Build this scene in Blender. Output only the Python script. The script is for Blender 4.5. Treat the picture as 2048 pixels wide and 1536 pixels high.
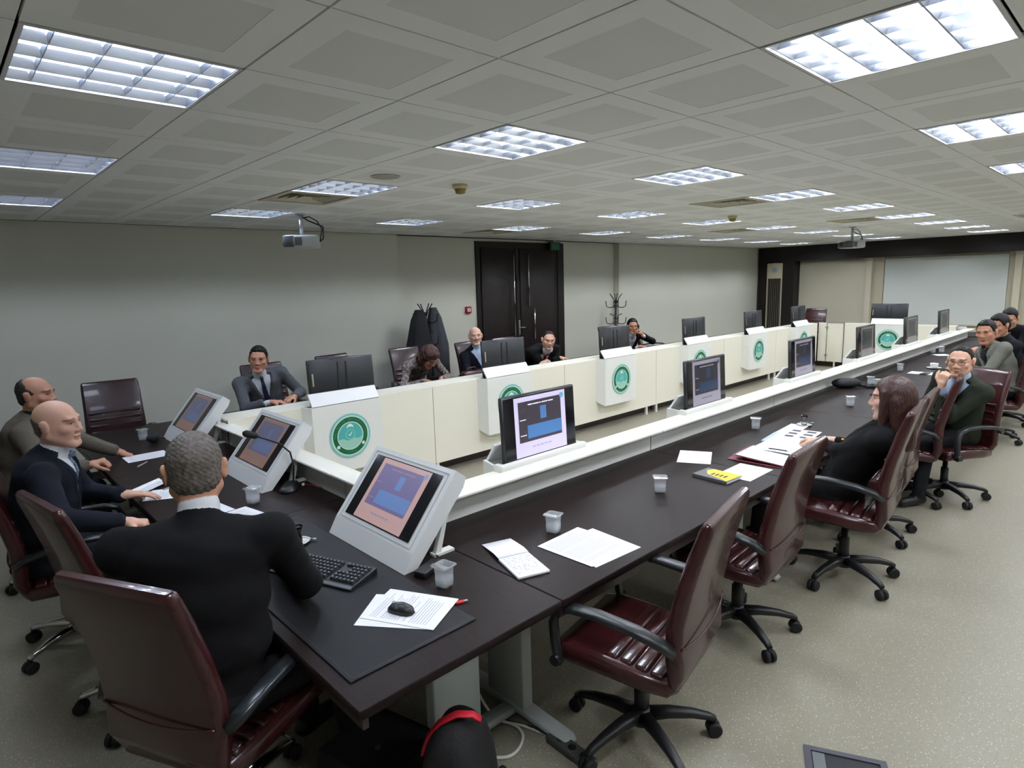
import bpy, math, random
import numpy as np
from mathutils import Vector, Matrix
random.seed(7); np.random.seed(7)
for o in list(bpy.data.objects): bpy.data.objects.remove(o, do_unlink=True)
scene = bpy.context.scene
COL = scene.collection

# ------------------------------------------------------------------ camera
F_PX, YAW, PITCH, ROLL = 1230.19, .7534, -.1618, -.0293
CAM = np.array([-.4631*.6, -3.6609*.6, 1.93])
_cy, _sy = math.cos(YAW), math.sin(YAW)
FWD = np.array([_sy*math.cos(PITCH), _cy*math.cos(PITCH), math.sin(PITCH)])
_r = np.array([_cy, -_sy, 0]); _u = np.cross(_r, FWD)
RGT = _r*math.cos(ROLL) + _u*math.sin(ROLL)
UPV = -_r*math.sin(ROLL) + _u*math.cos(ROLL)
cam = bpy.data.cameras.new('camera'); camo = bpy.data.objects.new('camera', cam); COL.objects.link(camo)
cam.sensor_fit = 'HORIZONTAL'; cam.sensor_width = 36; cam.lens = F_PX/2048*36; cam.clip_start = .05; cam.clip_end = 100
camo.matrix_world = Matrix([[RGT[i], UPV[i], -FWD[i], CAM[i]] for i in range(3)] + [[0, 0, 0, 1]])
scene.camera = camo
# ------------------------------------------------------------------ light and exposure
world = bpy.data.worlds.new('world'); scene.world = world; world.use_nodes = True
world.node_tree.nodes['Background'].inputs[0].default_value = (.55, .6, .65, 1)
world.node_tree.nodes['Background'].inputs[1].default_value = .15
TUBE_POWER = 130.0
scene.view_settings.view_transform = 'Standard'
scene.view_settings.look = 'None'
scene.view_settings.exposure = 0.0
scene.view_settings.gamma = 1.0
scene.view_settings.use_curve_mapping = False
scene.cycles.use_denoising = True
scene.cycles.max_bounces = 6
scene.cycles.diffuse_bounces = 3
scene.cycles.glossy_bounces = 2
scene.cycles.transmission_bounces = 6
scene.cycles.use_adaptive_sampling = True
scene.cycles.adaptive_threshold = .08
scene.cycles.caustics_refractive = False
scene.cycles.sample_clamp_indirect = 6

ZT, ZCEIL = .73, 2.664         # table top, ceiling

# ------------------------------------------------------------------ materials
MATS = {}
def srgb(c):
    if isinstance(c, str):
        c = [int(c[i:i+2], 16)/255 for i in (0, 2, 4)]
    return tuple(((v/12.92) if v <= .04045 else ((v+.055)/1.055)**2.4) for v in c)
def mat(name, col, rough=.5, metal=0, spec=.5, trans=0, ior=1.45, emit=None, estr=0, coat=0, noise=None, bump=None, vcol=False, alpha=1, sheen=0):
    if name in MATS: return MATS[name]
    m = bpy.data.materials.new(name); m.use_nodes = True; nt = m.node_tree; b = nt.nodes['Principled BSDF']
    c = srgb(col) + (1,)
    b.inputs['Base Color'].default_value = c; b.inputs['Roughness'].default_value = rough; b.inputs['Metallic'].default_value = metal
    b.inputs['Specular IOR Level'].default_value = spec; b.inputs['IOR'].default_value = ior
    b.inputs['Transmission Weight'].default_value = trans; b.inputs['Coat Weight'].default_value = coat; b.inputs['Alpha'].default_value = alpha
    b.inputs['Sheen Weight'].default_value = sheen
    if emit: b.inputs['Emission Color'].default_value = srgb(emit) + (1,); b.inputs['Emission Strength'].default_value = estr
    tc = nt.nodes.new('ShaderNodeTexCoord')
    colout = None
    if vcol:
        a = nt.nodes.new('ShaderNodeAttribute'); a.attribute_name = 'tint'
        mx = nt.nodes.new('ShaderNodeMix'); mx.data_type = 'RGBA'; mx.blend_type = 'MULTIPLY'; mx.inputs['Factor'].default_value = 1
        mx.inputs['A'].default_value = c; nt.links.new(a.outputs['Color'], mx.inputs['B']); colout = mx.outputs['Result']
    if noise:   # (scale, second colour, amount, stretch)
        sc, c2, amt, st = noise
        mp = nt.nodes.new('ShaderNodeMapping'); mp.inputs['Scale'].default_value = st; nt.links.new(tc.outputs['Object'], mp.inputs['Vector'])
        n = nt.nodes.new('ShaderNodeTexNoise'); n.inputs['Scale'].default_value = sc; n.inputs['Detail'].default_value = 4; nt.links.new(mp.outputs[0], n.inputs['Vector'])
        rp = nt.nodes.new('ShaderNodeMapRange'); rp.inputs['From Min'].default_value = .35; rp.inputs['From Max'].default_value = .65; rp.inputs['To Max'].default_value = amt
        nt.links.new(n.outputs['Fac'], rp.inputs['Value'])
        mx = nt.nodes.new('ShaderNodeMix'); mx.data_type = 'RGBA'; nt.links.new(rp.outputs[0], mx.inputs['Factor'])
        if colout: nt.links.new(colout, mx.inputs['A'])
        else: mx.inputs['A'].default_value = c
        mx.inputs['B'].default_value = srgb(c2) + (1,); colout = mx.outputs['Result']
    if colout: nt.links.new(colout, b.inputs['Base Color'])
    if bump:    # (scale, strength, distance)
        n = nt.nodes.new('ShaderNodeTexNoise'); n.inputs['Scale'].default_value = bump[0]; n.inputs['Detail'].default_value = 3
        nt.links.new(tc.outputs['Object'], n.inputs['Vector'])
        bp = nt.nodes.new('ShaderNodeBump'); bp.inputs['Strength'].default_value = bump[1]; bp.inputs['Distance'].default_value = bump[2]
        nt.links.new(n.outputs['Fac'], bp.inputs['Height']); nt.links.new(bp.outputs[0], b.inputs['Normal'])
    MATS[name] = m
    return m

M_wall = mat('wall paint', 'cecfc2', .85, bump=(220, .05, .002))
M_wallc = mat('cream wall paint', 'd2cdb8', .8)
M_screen = mat('projection screen', 'd6dcd8', .9)
M_tile = mat('ceiling tile', 'f6f8f6', .7)
M_tilec = mat('perforated ceiling tile', 'e7e9e5', .75, bump=(900, .3, .001))
M_gap = mat('ceiling void', '3a3936', .9)
M_floor = None
M_dark = mat('wenge wood', '241c1a', .38, spec=.09, noise=(7, '191312', .8, (1, 26, 1)), bump=(60, .04, .001))
M_darky = mat('wenge wood crosswise', '241c1a', .38, spec=.09, noise=(7, '191312', .8, (26, 1, 1)), bump=(60, .04, .001))
M_edge = mat('dark table edge', '2c211f', .35)
M_white = mat('white laminate', 'eceee9', .38)
M_cream = mat('ivory laminate', 'eeebdb', .4)
M_ledge = mat('white ledge', 'f0f0e6', .35)
M_joint = mat('joint shadow strip', '6a6f6a', .6)
M_legg = mat('grey leg paint', 'b9bfbe', .45)
M_leather = mat('burgundy leather', '3e191b', .27, coat=.25, noise=(5, '2c100f', .7, (1, 1, 1)), bump=(140, .15, .002))
M_leatherd = mat('dark leather', '2a1517', .28, coat=.2, bump=(140, .15, .002))
M_black = mat('black plastic', '1b1c1e', .42)
M_blackm = mat('matt black', '131416', .7)
M_chrome = mat('chrome', 'c9c9c9', .12, metal=1)
M_alu = mat('mirror aluminium', 'd6deec', .32, metal=1)
M_alud = mat('satin aluminium', 'b8bcc0', .35, metal=1)
M_tube = mat('fluorescent tube', 'ffffff', .5, emit='f3f6fc', estr=TUBE_POWER)
M_tubed = mat('dimmed fluorescent tube', 'ffffff', .5, emit='e6eeff', estr=TUBE_POWER*.5)  # emission lowered on purpose to darken the head table end, not wear
M_fixt = mat('white fixture steel', 'd8dadb', .4)
M_beam = mat('dark wood cladding', '1b1413', .5, spec=.35, noise=(5, '120d0c', .7, (20, 20, 1)))
M_door = mat('dark door veneer', '221918', .42, spec=.35, noise=(5, '160f0e', .7, (22, 22, 1)))
M_bez = mat('monitor plastic', '1c1d20', .35)
M_bezb = mat('monitor back plastic', '202225', .45)
M_paper = mat('paper', 'f3f5fa', .8)
M_print = mat('pale print', 'b4bac8', .8)
M_ink = mat('dark print', '4a4c55', .8)

def floor_material():
    m = bpy.data.materials.new('speckled vinyl floor'); m.use_nodes = True; nt = m.node_tree; b = nt.nodes['Principled BSDF']
    tc = nt.nodes.new('ShaderNodeTexCoord')
    b.inputs['Roughness'].default_value = .38
    base = nt.nodes.new('ShaderNodeTexNoise'); base.inputs['Scale'].default_value = 1.1; base.inputs['Detail'].default_value = 3; nt.links.new(tc.outputs['Object'], base.inputs['Vector'])
    m0 = nt.nodes.new('ShaderNodeMix'); m0.data_type = 'RGBA'; nt.links.new(base.outputs['Fac'], m0.inputs['Factor'])
    m0.inputs['A'].default_value = srgb('938d7b') + (1,); m0.inputs['B'].default_value = srgb('999585') + (1,)
    prev = m0.outputs['Result']
    for sc, colr, lo, seed, amt in ((115, '4c4843', .2, 0, .8), (95, 'ece8da', .2, 5, .8), (170, '8a6a58', .17, 9, .7), (60, '9a927e', .3, 3, .5)):
        v = nt.nodes.new('ShaderNodeTexVoronoi'); v.inputs['Scale'].default_value = sc
        mp = nt.nodes.new('ShaderNodeMapping'); mp.inputs['Location'].default_value = (seed, seed*.7, seed*.3); nt.links.new(tc.outputs['Object'], mp.inputs['Vector']); nt.links.new(mp.outputs[0], v.inputs['Vector'])
        lt = nt.nodes.new('ShaderNodeMath'); lt.operation = 'LESS_THAN'; lt.inputs[1].default_value = lo; nt.links.new(v.outputs['Distance'], lt.inputs[0])
        sep = nt.nodes.new('ShaderNodeSeparateColor'); nt.links.new(v.outputs['Color'], sep.inputs[0])
        g = nt.nodes.new('ShaderNodeMath'); g.operation = 'GREATER_THAN'; g.inputs[1].default_value = .5; nt.links.new(sep.outputs[0], g.inputs[0])
        mu = nt.nodes.new('ShaderNodeMath'); mu.operation = 'MULTIPLY'; nt.links.new(lt.outputs[0], mu.inputs[0]); nt.links.new(g.outputs[0], mu.inputs[1])
        m2 = nt.nodes.new('ShaderNodeMath'); m2.operation = 'MULTIPLY'; m2.inputs[1].default_value = amt; nt.links.new(mu.outputs[0], m2.inputs[0])
        mx = nt.nodes.new('ShaderNodeMix'); mx.data_type = 'RGBA'; nt.links.new(m2.outputs[0], mx.inputs['Factor']); nt.links.new(prev, mx.inputs['A']); mx.inputs['B'].default_value = srgb(colr) + (1,)
        prev = mx.outputs['Result']
    nt.links.new(prev, b.inputs['Base Color'])
    return m
M_floor = floor_material()

# ------------------------------------------------------------------ mesh helpers
class MB:
    """collects shapes; build() links them as one mesh object"""
    def __init__(s): s.v = []; s.f = []; s.m = []; s.sm = []
    def add(s, vs, fs, mi=0, smooth=False):
        n = len(s.v); s.v += [tuple(map(float, p)) for p in vs]
        for f in fs: s.f.append([i+n for i in f]); s.m.append(mi); s.sm.append(smooth)
        return s
    def box(s, a, b, mi=0):
        x0, y0, z0 = [min(a[i], b[i]) for i in range(3)]; x1, y1, z1 = [max(a[i], b[i]) for i in range(3)]
        return s.add([(x0,y0,z0),(x1,y0,z0),(x1,y1,z0),(x0,y1,z0),(x0,y0,z1),(x1,y0,z1),(x1,y1,z1),(x0,y1,z1)],
                     [(0,3,2,1),(4,5,6,7),(0,1,5,4),(1,2,6,5),(2,3,7,6),(3,0,4,7)], mi)
    def rbox(s, a, b, r=.01, mi=0, seg=2):
        """box with rounded vertical and horizontal edges (loft of rounded rectangles)"""
        x0, y0, z0 = [min(a[i], b[i]) for i in range(3)]; x1, y1, z1 = [max(a[i], b[i]) for i in range(3)]
        cx, cy, w, d = (x0+x1)/2, (y0+y1)/2, x1-x0, y1-y0
        r = min(r, w/2.01, d/2.01, (z1-z0)/2.01)
        st = []
        for k in range(seg+1):
            a_ = math.pi/2*k/seg; st.append((z0+r-r*math.cos(a_)*1, r-r*math.sin(a_)))
        st2 = [(z1-(z-z0), i) for z, i in st[::-1]]
        rings = [[(cx+px, cy+py, z) for px, py in rrect(w-2*i, d-2*i, max(r-i*.3, .0005), seg)] for z, i in st+st2]
        return s.loft(rings, mi, True)
    def loft(s, rings, mi=0, smooth=True, closed=True, cap=True):
        n = len(rings[0]); vs = [p for r in rings for p in r]; fs = []
        for k in range(len(rings)-1):
            for i in range(n if closed else n-1):
                j = (i+1) % n; fs.append((k*n+i, k*n+j, (k+1)*n+j, (k+1)*n+i))
        s.add(vs, fs, mi, smooth)
        if cap and closed:
            b = len(s.v)-len(vs)
            s.f.append([b+i for i in range(n)][::-1]); s.m.append(mi); s.sm.append(False)
            s.f.append([b+(len(rings)-1)*n+i for i in range(n)]); s.m.append(mi); s.sm.append(False)
        return s
    def tube(s, pts, r, n=8, mi=0, cap=True, smooth=True):
        pts = [np.array(p, float) for p in pts]; rs = r if isinstance(r, (list, tuple)) else [r]*len(pts)
        rings = []; ref = None
        for k, p in enumerate(pts):
            t = pts[min(k+1, len(pts)-1)]-pts[max(k-1, 0)]; t = t/(np.linalg.norm(t)+1e-12)
            if ref is None:
                ref = np.array([0, 0, 1.]) if abs(t[2]) < .9 else np.array([1., 0, 0])
            a = np.cross(ref, t); a /= np.linalg.norm(a)+1e-12; b = np.cross(t, a); ref = b
            rings.append([p+rs[k]*(a*math.cos(2*math.pi*i/n)+b*math.sin(2*math.pi*i/n)) for i in range(n)])
        return s.loft(rings, mi, smooth, True, cap)
    def strap(s, pts, w, t, mi=0, side=(1, 0, 0), rr=.3):
        """rounded rectangular section swept along pts; side = width direction"""
        pts = [np.array(p, float) for p in pts]; side = np.array(side, float); rings = []
        ws = w if isinstance(w, (list, tuple)) else [w]*len(pts); ts = t if isinstance(t, (list, tuple)) else [t]*len(pts)
        for k, p in enumerate(pts):
            tg = pts[min(k+1, len(pts)-1)]-pts[max(k-1, 0)]; tg = tg/np.linalg.norm(tg); nn = np.cross(tg, side); nn /= np.linalg.norm(nn)
            sd = np.cross(nn, tg)
            rings.append([p+sd*x+nn*y for x, y in rrect(ws[k], ts[k], min(ws[k], ts[k])*rr, 2)])
        return s.loft(rings, mi, True)
    def lathe(s, prof, c=(0, 0, 0), n=20, mi=0, axis='z', smooth=True, cap=True):
        rings = []
        for r, h in prof:
            ring = []
            for i in range(n):
                a = 2*math.pi*i/n; x, y = r*math.cos(a), r*math.sin(a)
                p = (x, y, h) if axis == 'z' else ((h, x, y) if axis == 'x' else (y, h, x))
                ring.append((c[0]+p[0], c[1]+p[1], c[2]+p[2]))
            rings.append(ring)
        return s.loft(rings, mi, smooth, True, cap)
    def prism(s, poly, axis, a, b, mi=0):
        """2D polygon extruded along axis from a to b"""
        def pt(p, h): return {'x': (h, p[0], p[1]), 'y': (p[0], h, p[1]), 'z': (p[0], p[1], h)}[axis]
        n = len(poly); vs = [pt(p, a) for p in poly]+[pt(p, b) for p in poly]
        fs = [tuple(range(n))[::-1], tuple(range(n, 2*n))]+[(i, (i+1) % n, n+(i+1) % n, n+i) for i in range(n)]
        return s.add(vs, fs, mi)
    def ell(s, c, r, mi=0, n=14, m=9):
        vs = [(c[0], c[1], c[2]-r[2])]; fs = []
        for j in range(1, m):
            t = math.pi*j/m-math.pi/2
            for i in range(n): a = 2*math.pi*i/n; vs.append((c[0]+r[0]*math.cos(t)*math.cos(a), c[1]+r[1]*math.cos(t)*math.sin(a), c[2]+r[2]*math.sin(t)))
        vs.append((c[0], c[1], c[2]+r[2])); L = len(vs)-1
        for i in range(n):
            k = (i+1) % n; fs.append((0, 1+k, 1+i)); fs.append((L, L-n+i, L-n+k))
            for j in range(m-2): fs.append((1+j*n+i, 1+j*n+k, 1+(j+1)*n+k, 1+(j+1)*n+i))
        return s.add(vs, fs, mi, True)
    def xf(s, M):
        s.v = [tuple(M @ Vector(p)) for p in s.v]; return s
    def mesh(s, name, mats):
        me = bpy.data.meshes.new(name); me.from_pydata(s.v, [], s.f)
        for m in (mats if isinstance(mats, (list, tuple)) else [mats]): me.materials.append(m)
        me.polygons.foreach_set('material_index', s.m); me.polygons.foreach_set('use_smooth', s.sm)
        import bmesh
        b = bmesh.new(); b.from_mesh(me); bmesh.ops.recalc_face_normals(b, faces=b.faces); b.to_mesh(me); b.free()
        me.update(); return me
    def build(s, name, mats, parent=None, loc=None):
        return link(name, s.mesh(name, mats), parent, loc)
def rrect(w, d, r, seg=2):
    r = min(r, w/2.001, d/2.001); out = []
    for cx, cy, a0 in ((w/2-r, d/2-r, 0), (-w/2+r, d/2-r, 90), (-w/2+r, -d/2+r, 180), (w/2-r, -d/2+r, 270)):
        for k in range(seg+1):
            a = math.radians(a0+90*k/seg); out.append((cx+r*math.cos(a), cy+r*math.sin(a)))
    return out
def link(name, data, parent=None, loc=None):
    o = bpy.data.objects.new(name, data); COL.objects.link(o)
    if parent is not None: o.parent = parent
    if loc is not None: o.location = loc
    return o
def tag(o, label=None, cat=None, group=None, kind=None):
    if label: o['label'] = label
    if cat: o['category'] = cat
    if group: o['group'] = group
    if kind: o['kind'] = kind
    return o
def thing(name, label, cat, loc=(0, 0, 0), rz=0, group=None):
    o = bpy.data.objects.new(name, None); o.empty_display_size = .1; COL.objects.link(o); o.location = loc; o.rotation_euler = (0, 0, rz)
    return tag(o, label, cat, group)
def struct(name, mb, mats, parent=None):
    o = mb.build(name, mats, parent)
    if parent is None: o['kind'] = 'structure'
    return o
def dup(o, parent=None, loc=None, rz=None, label=None, group=None):
    kids = [c for c in bpy.data.objects if c.parent == o] if False else KIDS(o)
    c = o.copy(); COL.objects.link(c)
    if parent is not None: c.parent = parent
    if loc is not None: c.location = loc
    if rz is not None: c.rotation_euler = (0, 0, rz)
    if label: c['label'] = label
    if group: c['group'] = group
    for k in kids: dup(k, c)
    return c
def KIDS(o): return list(o.children)
def pix(u, v): return FWD+RGT*(u-1024)/F_PX-UPV*(v-768)/F_PX
def project(p):
    d = np.array(p, float)-CAM; z = d @ FWD
    return 1024+F_PX*(d @ RGT)/z, 768-F_PX*(d @ UPV)/z, z

# ------------------------------------------------------------------ the room
X0, X1, Y0, Y1 = -2.4, 16.4, -4.2, 5.44
YR = 5.575; XA, XB = 4.72, 9.92      # recess in the door wall
struct('floor', MB().box((X0, Y0, -.05), (X1, YR+.2, 0)), M_floor)
struct('wall_left', MB().box((X0, Y1, 0), (XA, YR+.2, ZCEIL)).box((XA, YR, 0), (XB, YR+.2, ZCEIL)).box((XB, Y1, 0), (X1, YR+.2, ZCEIL)), M_wall)
struct('wall_right', MB().box((X0, Y0-.2, 0), (X1, Y0, ZCEIL)), M_wall)
struct('wall_back', MB().box((X0-.2, Y0-.2, 0), (X0, YR+.2, ZCEIL)), M_wall)
struct('wall_far', MB().box((X1, Y0-.2, 0), (X1+.2, YR+.2, ZCEIL)), M_wallc)
ceiling = struct('ceiling', MB().box((X0, Y0, ZCEIL+.1), (X1, YR+.2, ZCEIL+.2)).box((X0, Y1-.04, ZCEIL), (X1, YR+.2, ZCEIL+.1)).box((X0, Y0, ZCEIL), (X1, Y0+.02, ZCEIL+.1)), M_gap)
tag(struct('baseboard_left', MB().box((X0, Y1-.015, 0), (XA, Y1, .09)).box((XB, Y1-.015, 0), (X1-.5, Y1, .09)), M_edge), kind='structure')

T = .6
FIX = {(i, j) for i in range(0, 26, 3) for j in (-6, -3, 0, 3, 6)}
DIF = {(3, 4), (9, 1), (15, 1), (15, 4), (9, 7), (3, -5), (18, -2)}
FIX -= {(0, -6)}
DIM = {(0, 0), (0, 3), (0, 6), (3, 6), (6, 6), (3, 3)}
ORDN = ['first', 'second', 'third', 'fourth', 'fifth', 'sixth', 'seventh', 'eighth', 'ninth']
def tile_mesh(t=T):
    g, e = .004, .105
    a, b, c, d = g, t-g, e, t-e; zt = .018
    mb = MB()
    vs = [(a,a,.0),(b,a,.0),(b,b,.0),(a,b,.0),(c,c,0),(d,c,0),(d,d,0),(c,d,0),(c,c,.001),(d,c,.001),(d,d,.001),(c,d,.001),(a,a,zt),(b,a,zt),(b,b,zt),(a,b,zt)]
    fs = [(0,1,5,4),(1,2,6,5),(2,3,7,6),(3,0,4,7),(4,5,9,8),(5,6,10,9),(6,7,11,10),(7,4,8,11),(0,12,13,1),(1,13,14,2),(2,14,15,3),(3,15,12,0),(12,15,14,13)]
    mb.add(vs, fs, 0); mb.add([vs[8], vs[9], vs[10], vs[11]], [(0, 1, 2, 3)], 1)
    return mb
tm = tile_mesh().mesh('ceiling_tile', [M_tile, M_tilec])
cells = []
for i in range(-4, 28):
    for j in range(-7, 9):
        if (i, j) in FIX or (i, j) in DIF: continue
        x, y = i*T, j*T
        if x > X1-.1: continue
        u, v, z = project((x+.3, y+.3, ZCEIL)); ins = z > .2 and -250 < u < 2300 and -250 < v < 700
        cells.append((0 if ins else 1, math.hypot(x+.3-CAM[0], y+.3-CAM[1]), x, y))
cells.sort()
for k, (_, _, x, y) in enumerate(cells[:300]):
    o = link('ceiling_tile', tm, ceiling, (x, y, ZCEIL))
far_t = MB()
for _, _, x, y in cells[300:]:
    n = tile_mesh(); n.v = [(a+x, b+y, c+ZCEIL) for a, b, c in n.v]
    base = len(far_t.v); far_t.v += n.v; far_t.f += [[q+base for q in f] for f in n.f]; far_t.m += n.m; far_t.sm += n.sm
tag(far_t.build('ceiling_tiles', [M_tile, M_tilec], ceiling), kind='stuff')

# ---- louvred ceiling lights
def fixture_parts(tm_):
    P = []
    a, b, h = .012, T-.012, .06
    body = MB()
    body.box((a, a, h), (b, b, h+.004)).box((a, a, 0), (a+.006, b, h)).box((b-.006, a, 0), (b, b, h)).box((a, a, 0), (b, a+.006, h)).box((a, b-.006, 0), (b, b, h))
    P.append(('housing', body.mesh('housing', M_alu)))
    rim = MB().box((.004, .004, -.003), (T-.004, .016, .002)).box((.004, T-.016, -.003), (T-.004, T-.004, .002)).box((.004, .016, -.003), (.016, T-.016, .002)).box((T-.016, .016, -.003), (T-.004, T-.016, .002))
    P.append(('rim', rim.mesh('rim', M_fixt)))
    w = (b-a-.012)/4
    # long mirror blades between the tubes (run along x)
    for k in range(5):
        y = a+.006+k*w
        prof = [(y-.003, .004), (y+.003, .004), (y+.010, .018), (y+.018, .032), (y-.018, .032), (y-.010, .018)]
        prof = [(min(max(py, a+.006), b-.006), pz) for py, pz in prof]
        P.append(('long_blade', MB().prism(prof, 'x', a+.006, b-.006).mesh('long_blade', M_alu)))
    for k in range(1, 5):
        x = a+.006+(k-.5)*w
        prof = [(x-.0015, .006), (x+.0015, .006), (x+.005, .024), (x-.005, .024)]
        P.append(('cross_blade', MB().prism(prof, 'y', a+.006, b-.006).mesh('cross_blade', M_alu)))
    for k in range(4):
        y = a+.006+(k+.5)*w
        P.append(('tube', MB().tube([(a+.01, y, .038), (b-.01, y, .038)], .010, 5, cap=False).mesh('tube', tm_)))
    return P
FP, FPD = fixture_parts(M_tube), fixture_parts(M_tubed)
for (i, j) in sorted(FIX):
    x, y = i*T, j*T
    if x > X1-.6: continue
    u, v, z = project((x+.3, y+.3, ZCEIL))
    row = {-6: 'past the near chairs', -3: 'above the near chairs', 0: 'above the near table', 3: 'above the middle floor', 6: 'above the panelled table'}[j]
    f = thing('ceiling_light', 'louvred ceiling light, %s from the head table, %s' % (ORDN[i//3], row), 'ceiling light', (x, y, ZCEIL), 0, 'louvred ceiling lights')
    for nm, me in (FPD if (i, j) in DIM else FP): link(nm, me, f)
# ---- air diffusers
def diffuser_parts():
    P = []
    fr = MB()
    for k, mi in ((0, 0),):
        fr.box((.004, .004, -.006), (T-.004, .05, .004)).box((.004, T-.05, -.006), (T-.004, T-.004, .004)).box((.004, .05, -.006), (.05, T-.05, .004)).box((T-.05, .05, -.006), (T-.004, T-.05, .004))
    P.append(('frame', fr.mesh('frame', mat('cream diffuser', 'c6c2ad', .5))))
    P.append(('backing', MB().box((.02, .02, .05), (T-.02, T-.02, .055)).mesh('backing', M_gap)))
    for k in range(4):
        a = .06+k*.055; b = T-a
        v = MB(); z0, z1, s = .0, .045, .04
        v.add([(a,a,z0),(b,a,z0),(b,b,z0),(a,b,z0),(a+s,a+s,z1),(b-s,a+s,z1),(b-s,b-s,z1),(a+s,b-s,z1)], [(0,1,5,4),(1,2,6,5),(2,3,7,6),(3,0,4,7)])
        P.append(('vane', v.mesh('vane', MATS['cream diffuser'])))
    return P
DP = diffuser_parts()
DLAB = {(3, 4): 'above the grey projector', (9, 1): 'beside the smoke detector side light, mid ceiling', (15, 1): 'over the far table middle', (15, 4): 'far over the panelled table', (9, 7): 'close to the double door wall', (3, -5): 'past the near chairs, close by', (18, -2): 'far over the near chairs'}
for n, (i, j) in enumerate(sorted(DIF)):
    d = thing('air_diffuser', 'cream ceiling air diffuser with stepped vanes, ' + DLAB[(i, j)], 'air vent', (i*T, j*T, ZCEIL), 0, 'ceiling air diffusers')
    for nm, me in DP: link(nm, me, d)

# ------------------------------------------------------------------ lettering helper
def text_mesh(txt, size):
    cu = bpy.data.curves.new('lettering', 'FONT'); cu.body = txt; cu.size = size; cu.align_x = 'CENTER'; cu.align_y = 'CENTER'; cu.resolution_u = 2
    o = bpy.data.objects.new('lettering', cu); COL.objects.link(o)
    dg = bpy.context.evaluated_depsgraph_get(); me = o.evaluated_get(dg).to_mesh()
    vs = [tuple(v.co) for v in me.vertices]; fs = [tuple(p.vertices) for p in me.polygons]
    o.evaluated_get(dg).to_mesh_clear(); bpy.data.objects.remove(o); bpy.data.curves.remove(cu)
    return vs, fs
_tc = {}
def letters(mb, txt, place, size, mi=0):
    """place(k, n) -> function mapping (x, y) of letter k to 3D"""
    n = len(txt)
    for k, ch in enumerate(txt):
        if ch == ' ': continue
        key = (ch, size)
        if key not in _tc: _tc[key] = text_mesh(ch, size)
        vs, fs = _tc[key]; fn = place(k, n)
        mb.add([fn(p[0], p[1]) for p in vs], fs, mi)
    return mb

# ------------------------------------------------------------------ door, wall things, coat stands
door = struct('door_1', MB().box((6.266, YR-.03, 0), (8.363, YR+.02, 2.622)), M_beam)
for nm, xa, xb in (('door_leaf', 6.36, 7.215), ('door_leaf', 7.235, 8.09)):
    MB().rbox((xa, YR-.05, .01), (xb, YR-.028, 2.52), .004).build(nm, M_door, door)
MB().box((7.12, YR-.062, .01), (7.16, YR-.05, 2.52)).box((8.2, YR-.045, 0), (8.363, YR-.03, 2.622)).build('cover_strip', M_beam, door)
for x, za, zb in ((7.04, 1.0, 2.45), (7.39, 1.53, 2.44), (7.52, .95, 1.52)):
    MB().tube([(x, YR-.10, za), (x, YR-.10, zb)], .014, 10).tube([(x, YR-.10, za+.08), (x, YR-.05, za+.08)], .008, 8).tube([(x, YR-.10, zb-.08), (x, YR-.05, zb-.08)], .008, 8).build('pull_handle', M_chrome, door)
MB().box((7.165, YR-.058, 1.05), (7.2, YR-.05, 1.3)).tube([(7.18, YR-.06, 1.17), (7.18, YR-.1, 1.17), (7.28, YR-.1, 1.17)], .009, 8).build('lever_handle', M_alud, door)

fa = thing('fire_alarm_button', 'small red square fire alarm call point on the wall beside the door', 'alarm', (6.07, YR, 1.53))
MB().rbox((-.055, -.045, -.055), (.055, 0, .055), .008).build('case', mat('alarm red', '9c1420', .4), fa)
MB().box((-.03, -.048, -.025), (.03, -.044, .025)).build('press_panel', M_paper, fa)
MB().box((-.012, -.0495, -.012), (.012, -.048, .012)).build('press_mark', mat('alarm red', '9c1420', .4), fa)
ex = thing('exit_sign', 'dark green box sign hanging from the ceiling above the door', 'sign', (8.03, YR-.12, 2.62))
MB().rbox((-.12, -.03, -.12), (.12, .03, .02), .006).build('sign_box', mat('exit green', '16402f', .4), ex)
MB().box((-.1, -.033, -.1), (.1, -.03, .0)).build('sign_face', mat('exit face green', '1b5a3d', .35), ex)
MB().box((-.02, -.02, .02), (.02, .02, .05)).build('bracket', M_alud, ex)

def coat_stand(label, x, y, h):
    t = thing('coat_stand', label, 'coat stand', (x, y, 0))
    MB().tube([(0, 0, .05), (0, 0, h-.18)], .022, 12).build('post', mat('dark plum paint', '2a1a26', .4), t)
    MB().lathe([(.16, 0), (.16, .02), (.06, .04), (.024, .08)], n=24).build('foot', MATS['dark plum paint'], t)
    for lvl, zz in ((0, h-.18), (1, h-.5)):
        for q in range(4):
            a = math.radians(25+90*q); c, s = math.cos(a), math.sin(a)
            pts = [(.02*c, .02*s, zz-.10)]+[((.02+.09*(1-math.cos(t)))*c, (.02+.09*(1-math.cos(t)))*s, zz-.10-.05*math.sin(t)) for t in np.linspace(.2, 2.6, 7)]
            pts += [(.20*c, .20*s, zz-.02)]
            MB().tube(pts, .008, 8).build('hook', M_blackm, t)
            MB().tube([(.02*c, .02*s, zz-.06), (.05*c, .05*s, zz+.02), (.12*c, .12*s, zz+.12 if lvl == 0 else zz+.05)], .008, 8).build('upper_hook', M_blackm, t)
    return t
coat_stand('dark coat stand holding two black coats by the grey wall', 4.93, 5.14, 1.74)
coat_stand('bare dark coat stand with curved hooks beyond the double door', 9.5, 5.2, 1.74)
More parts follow.
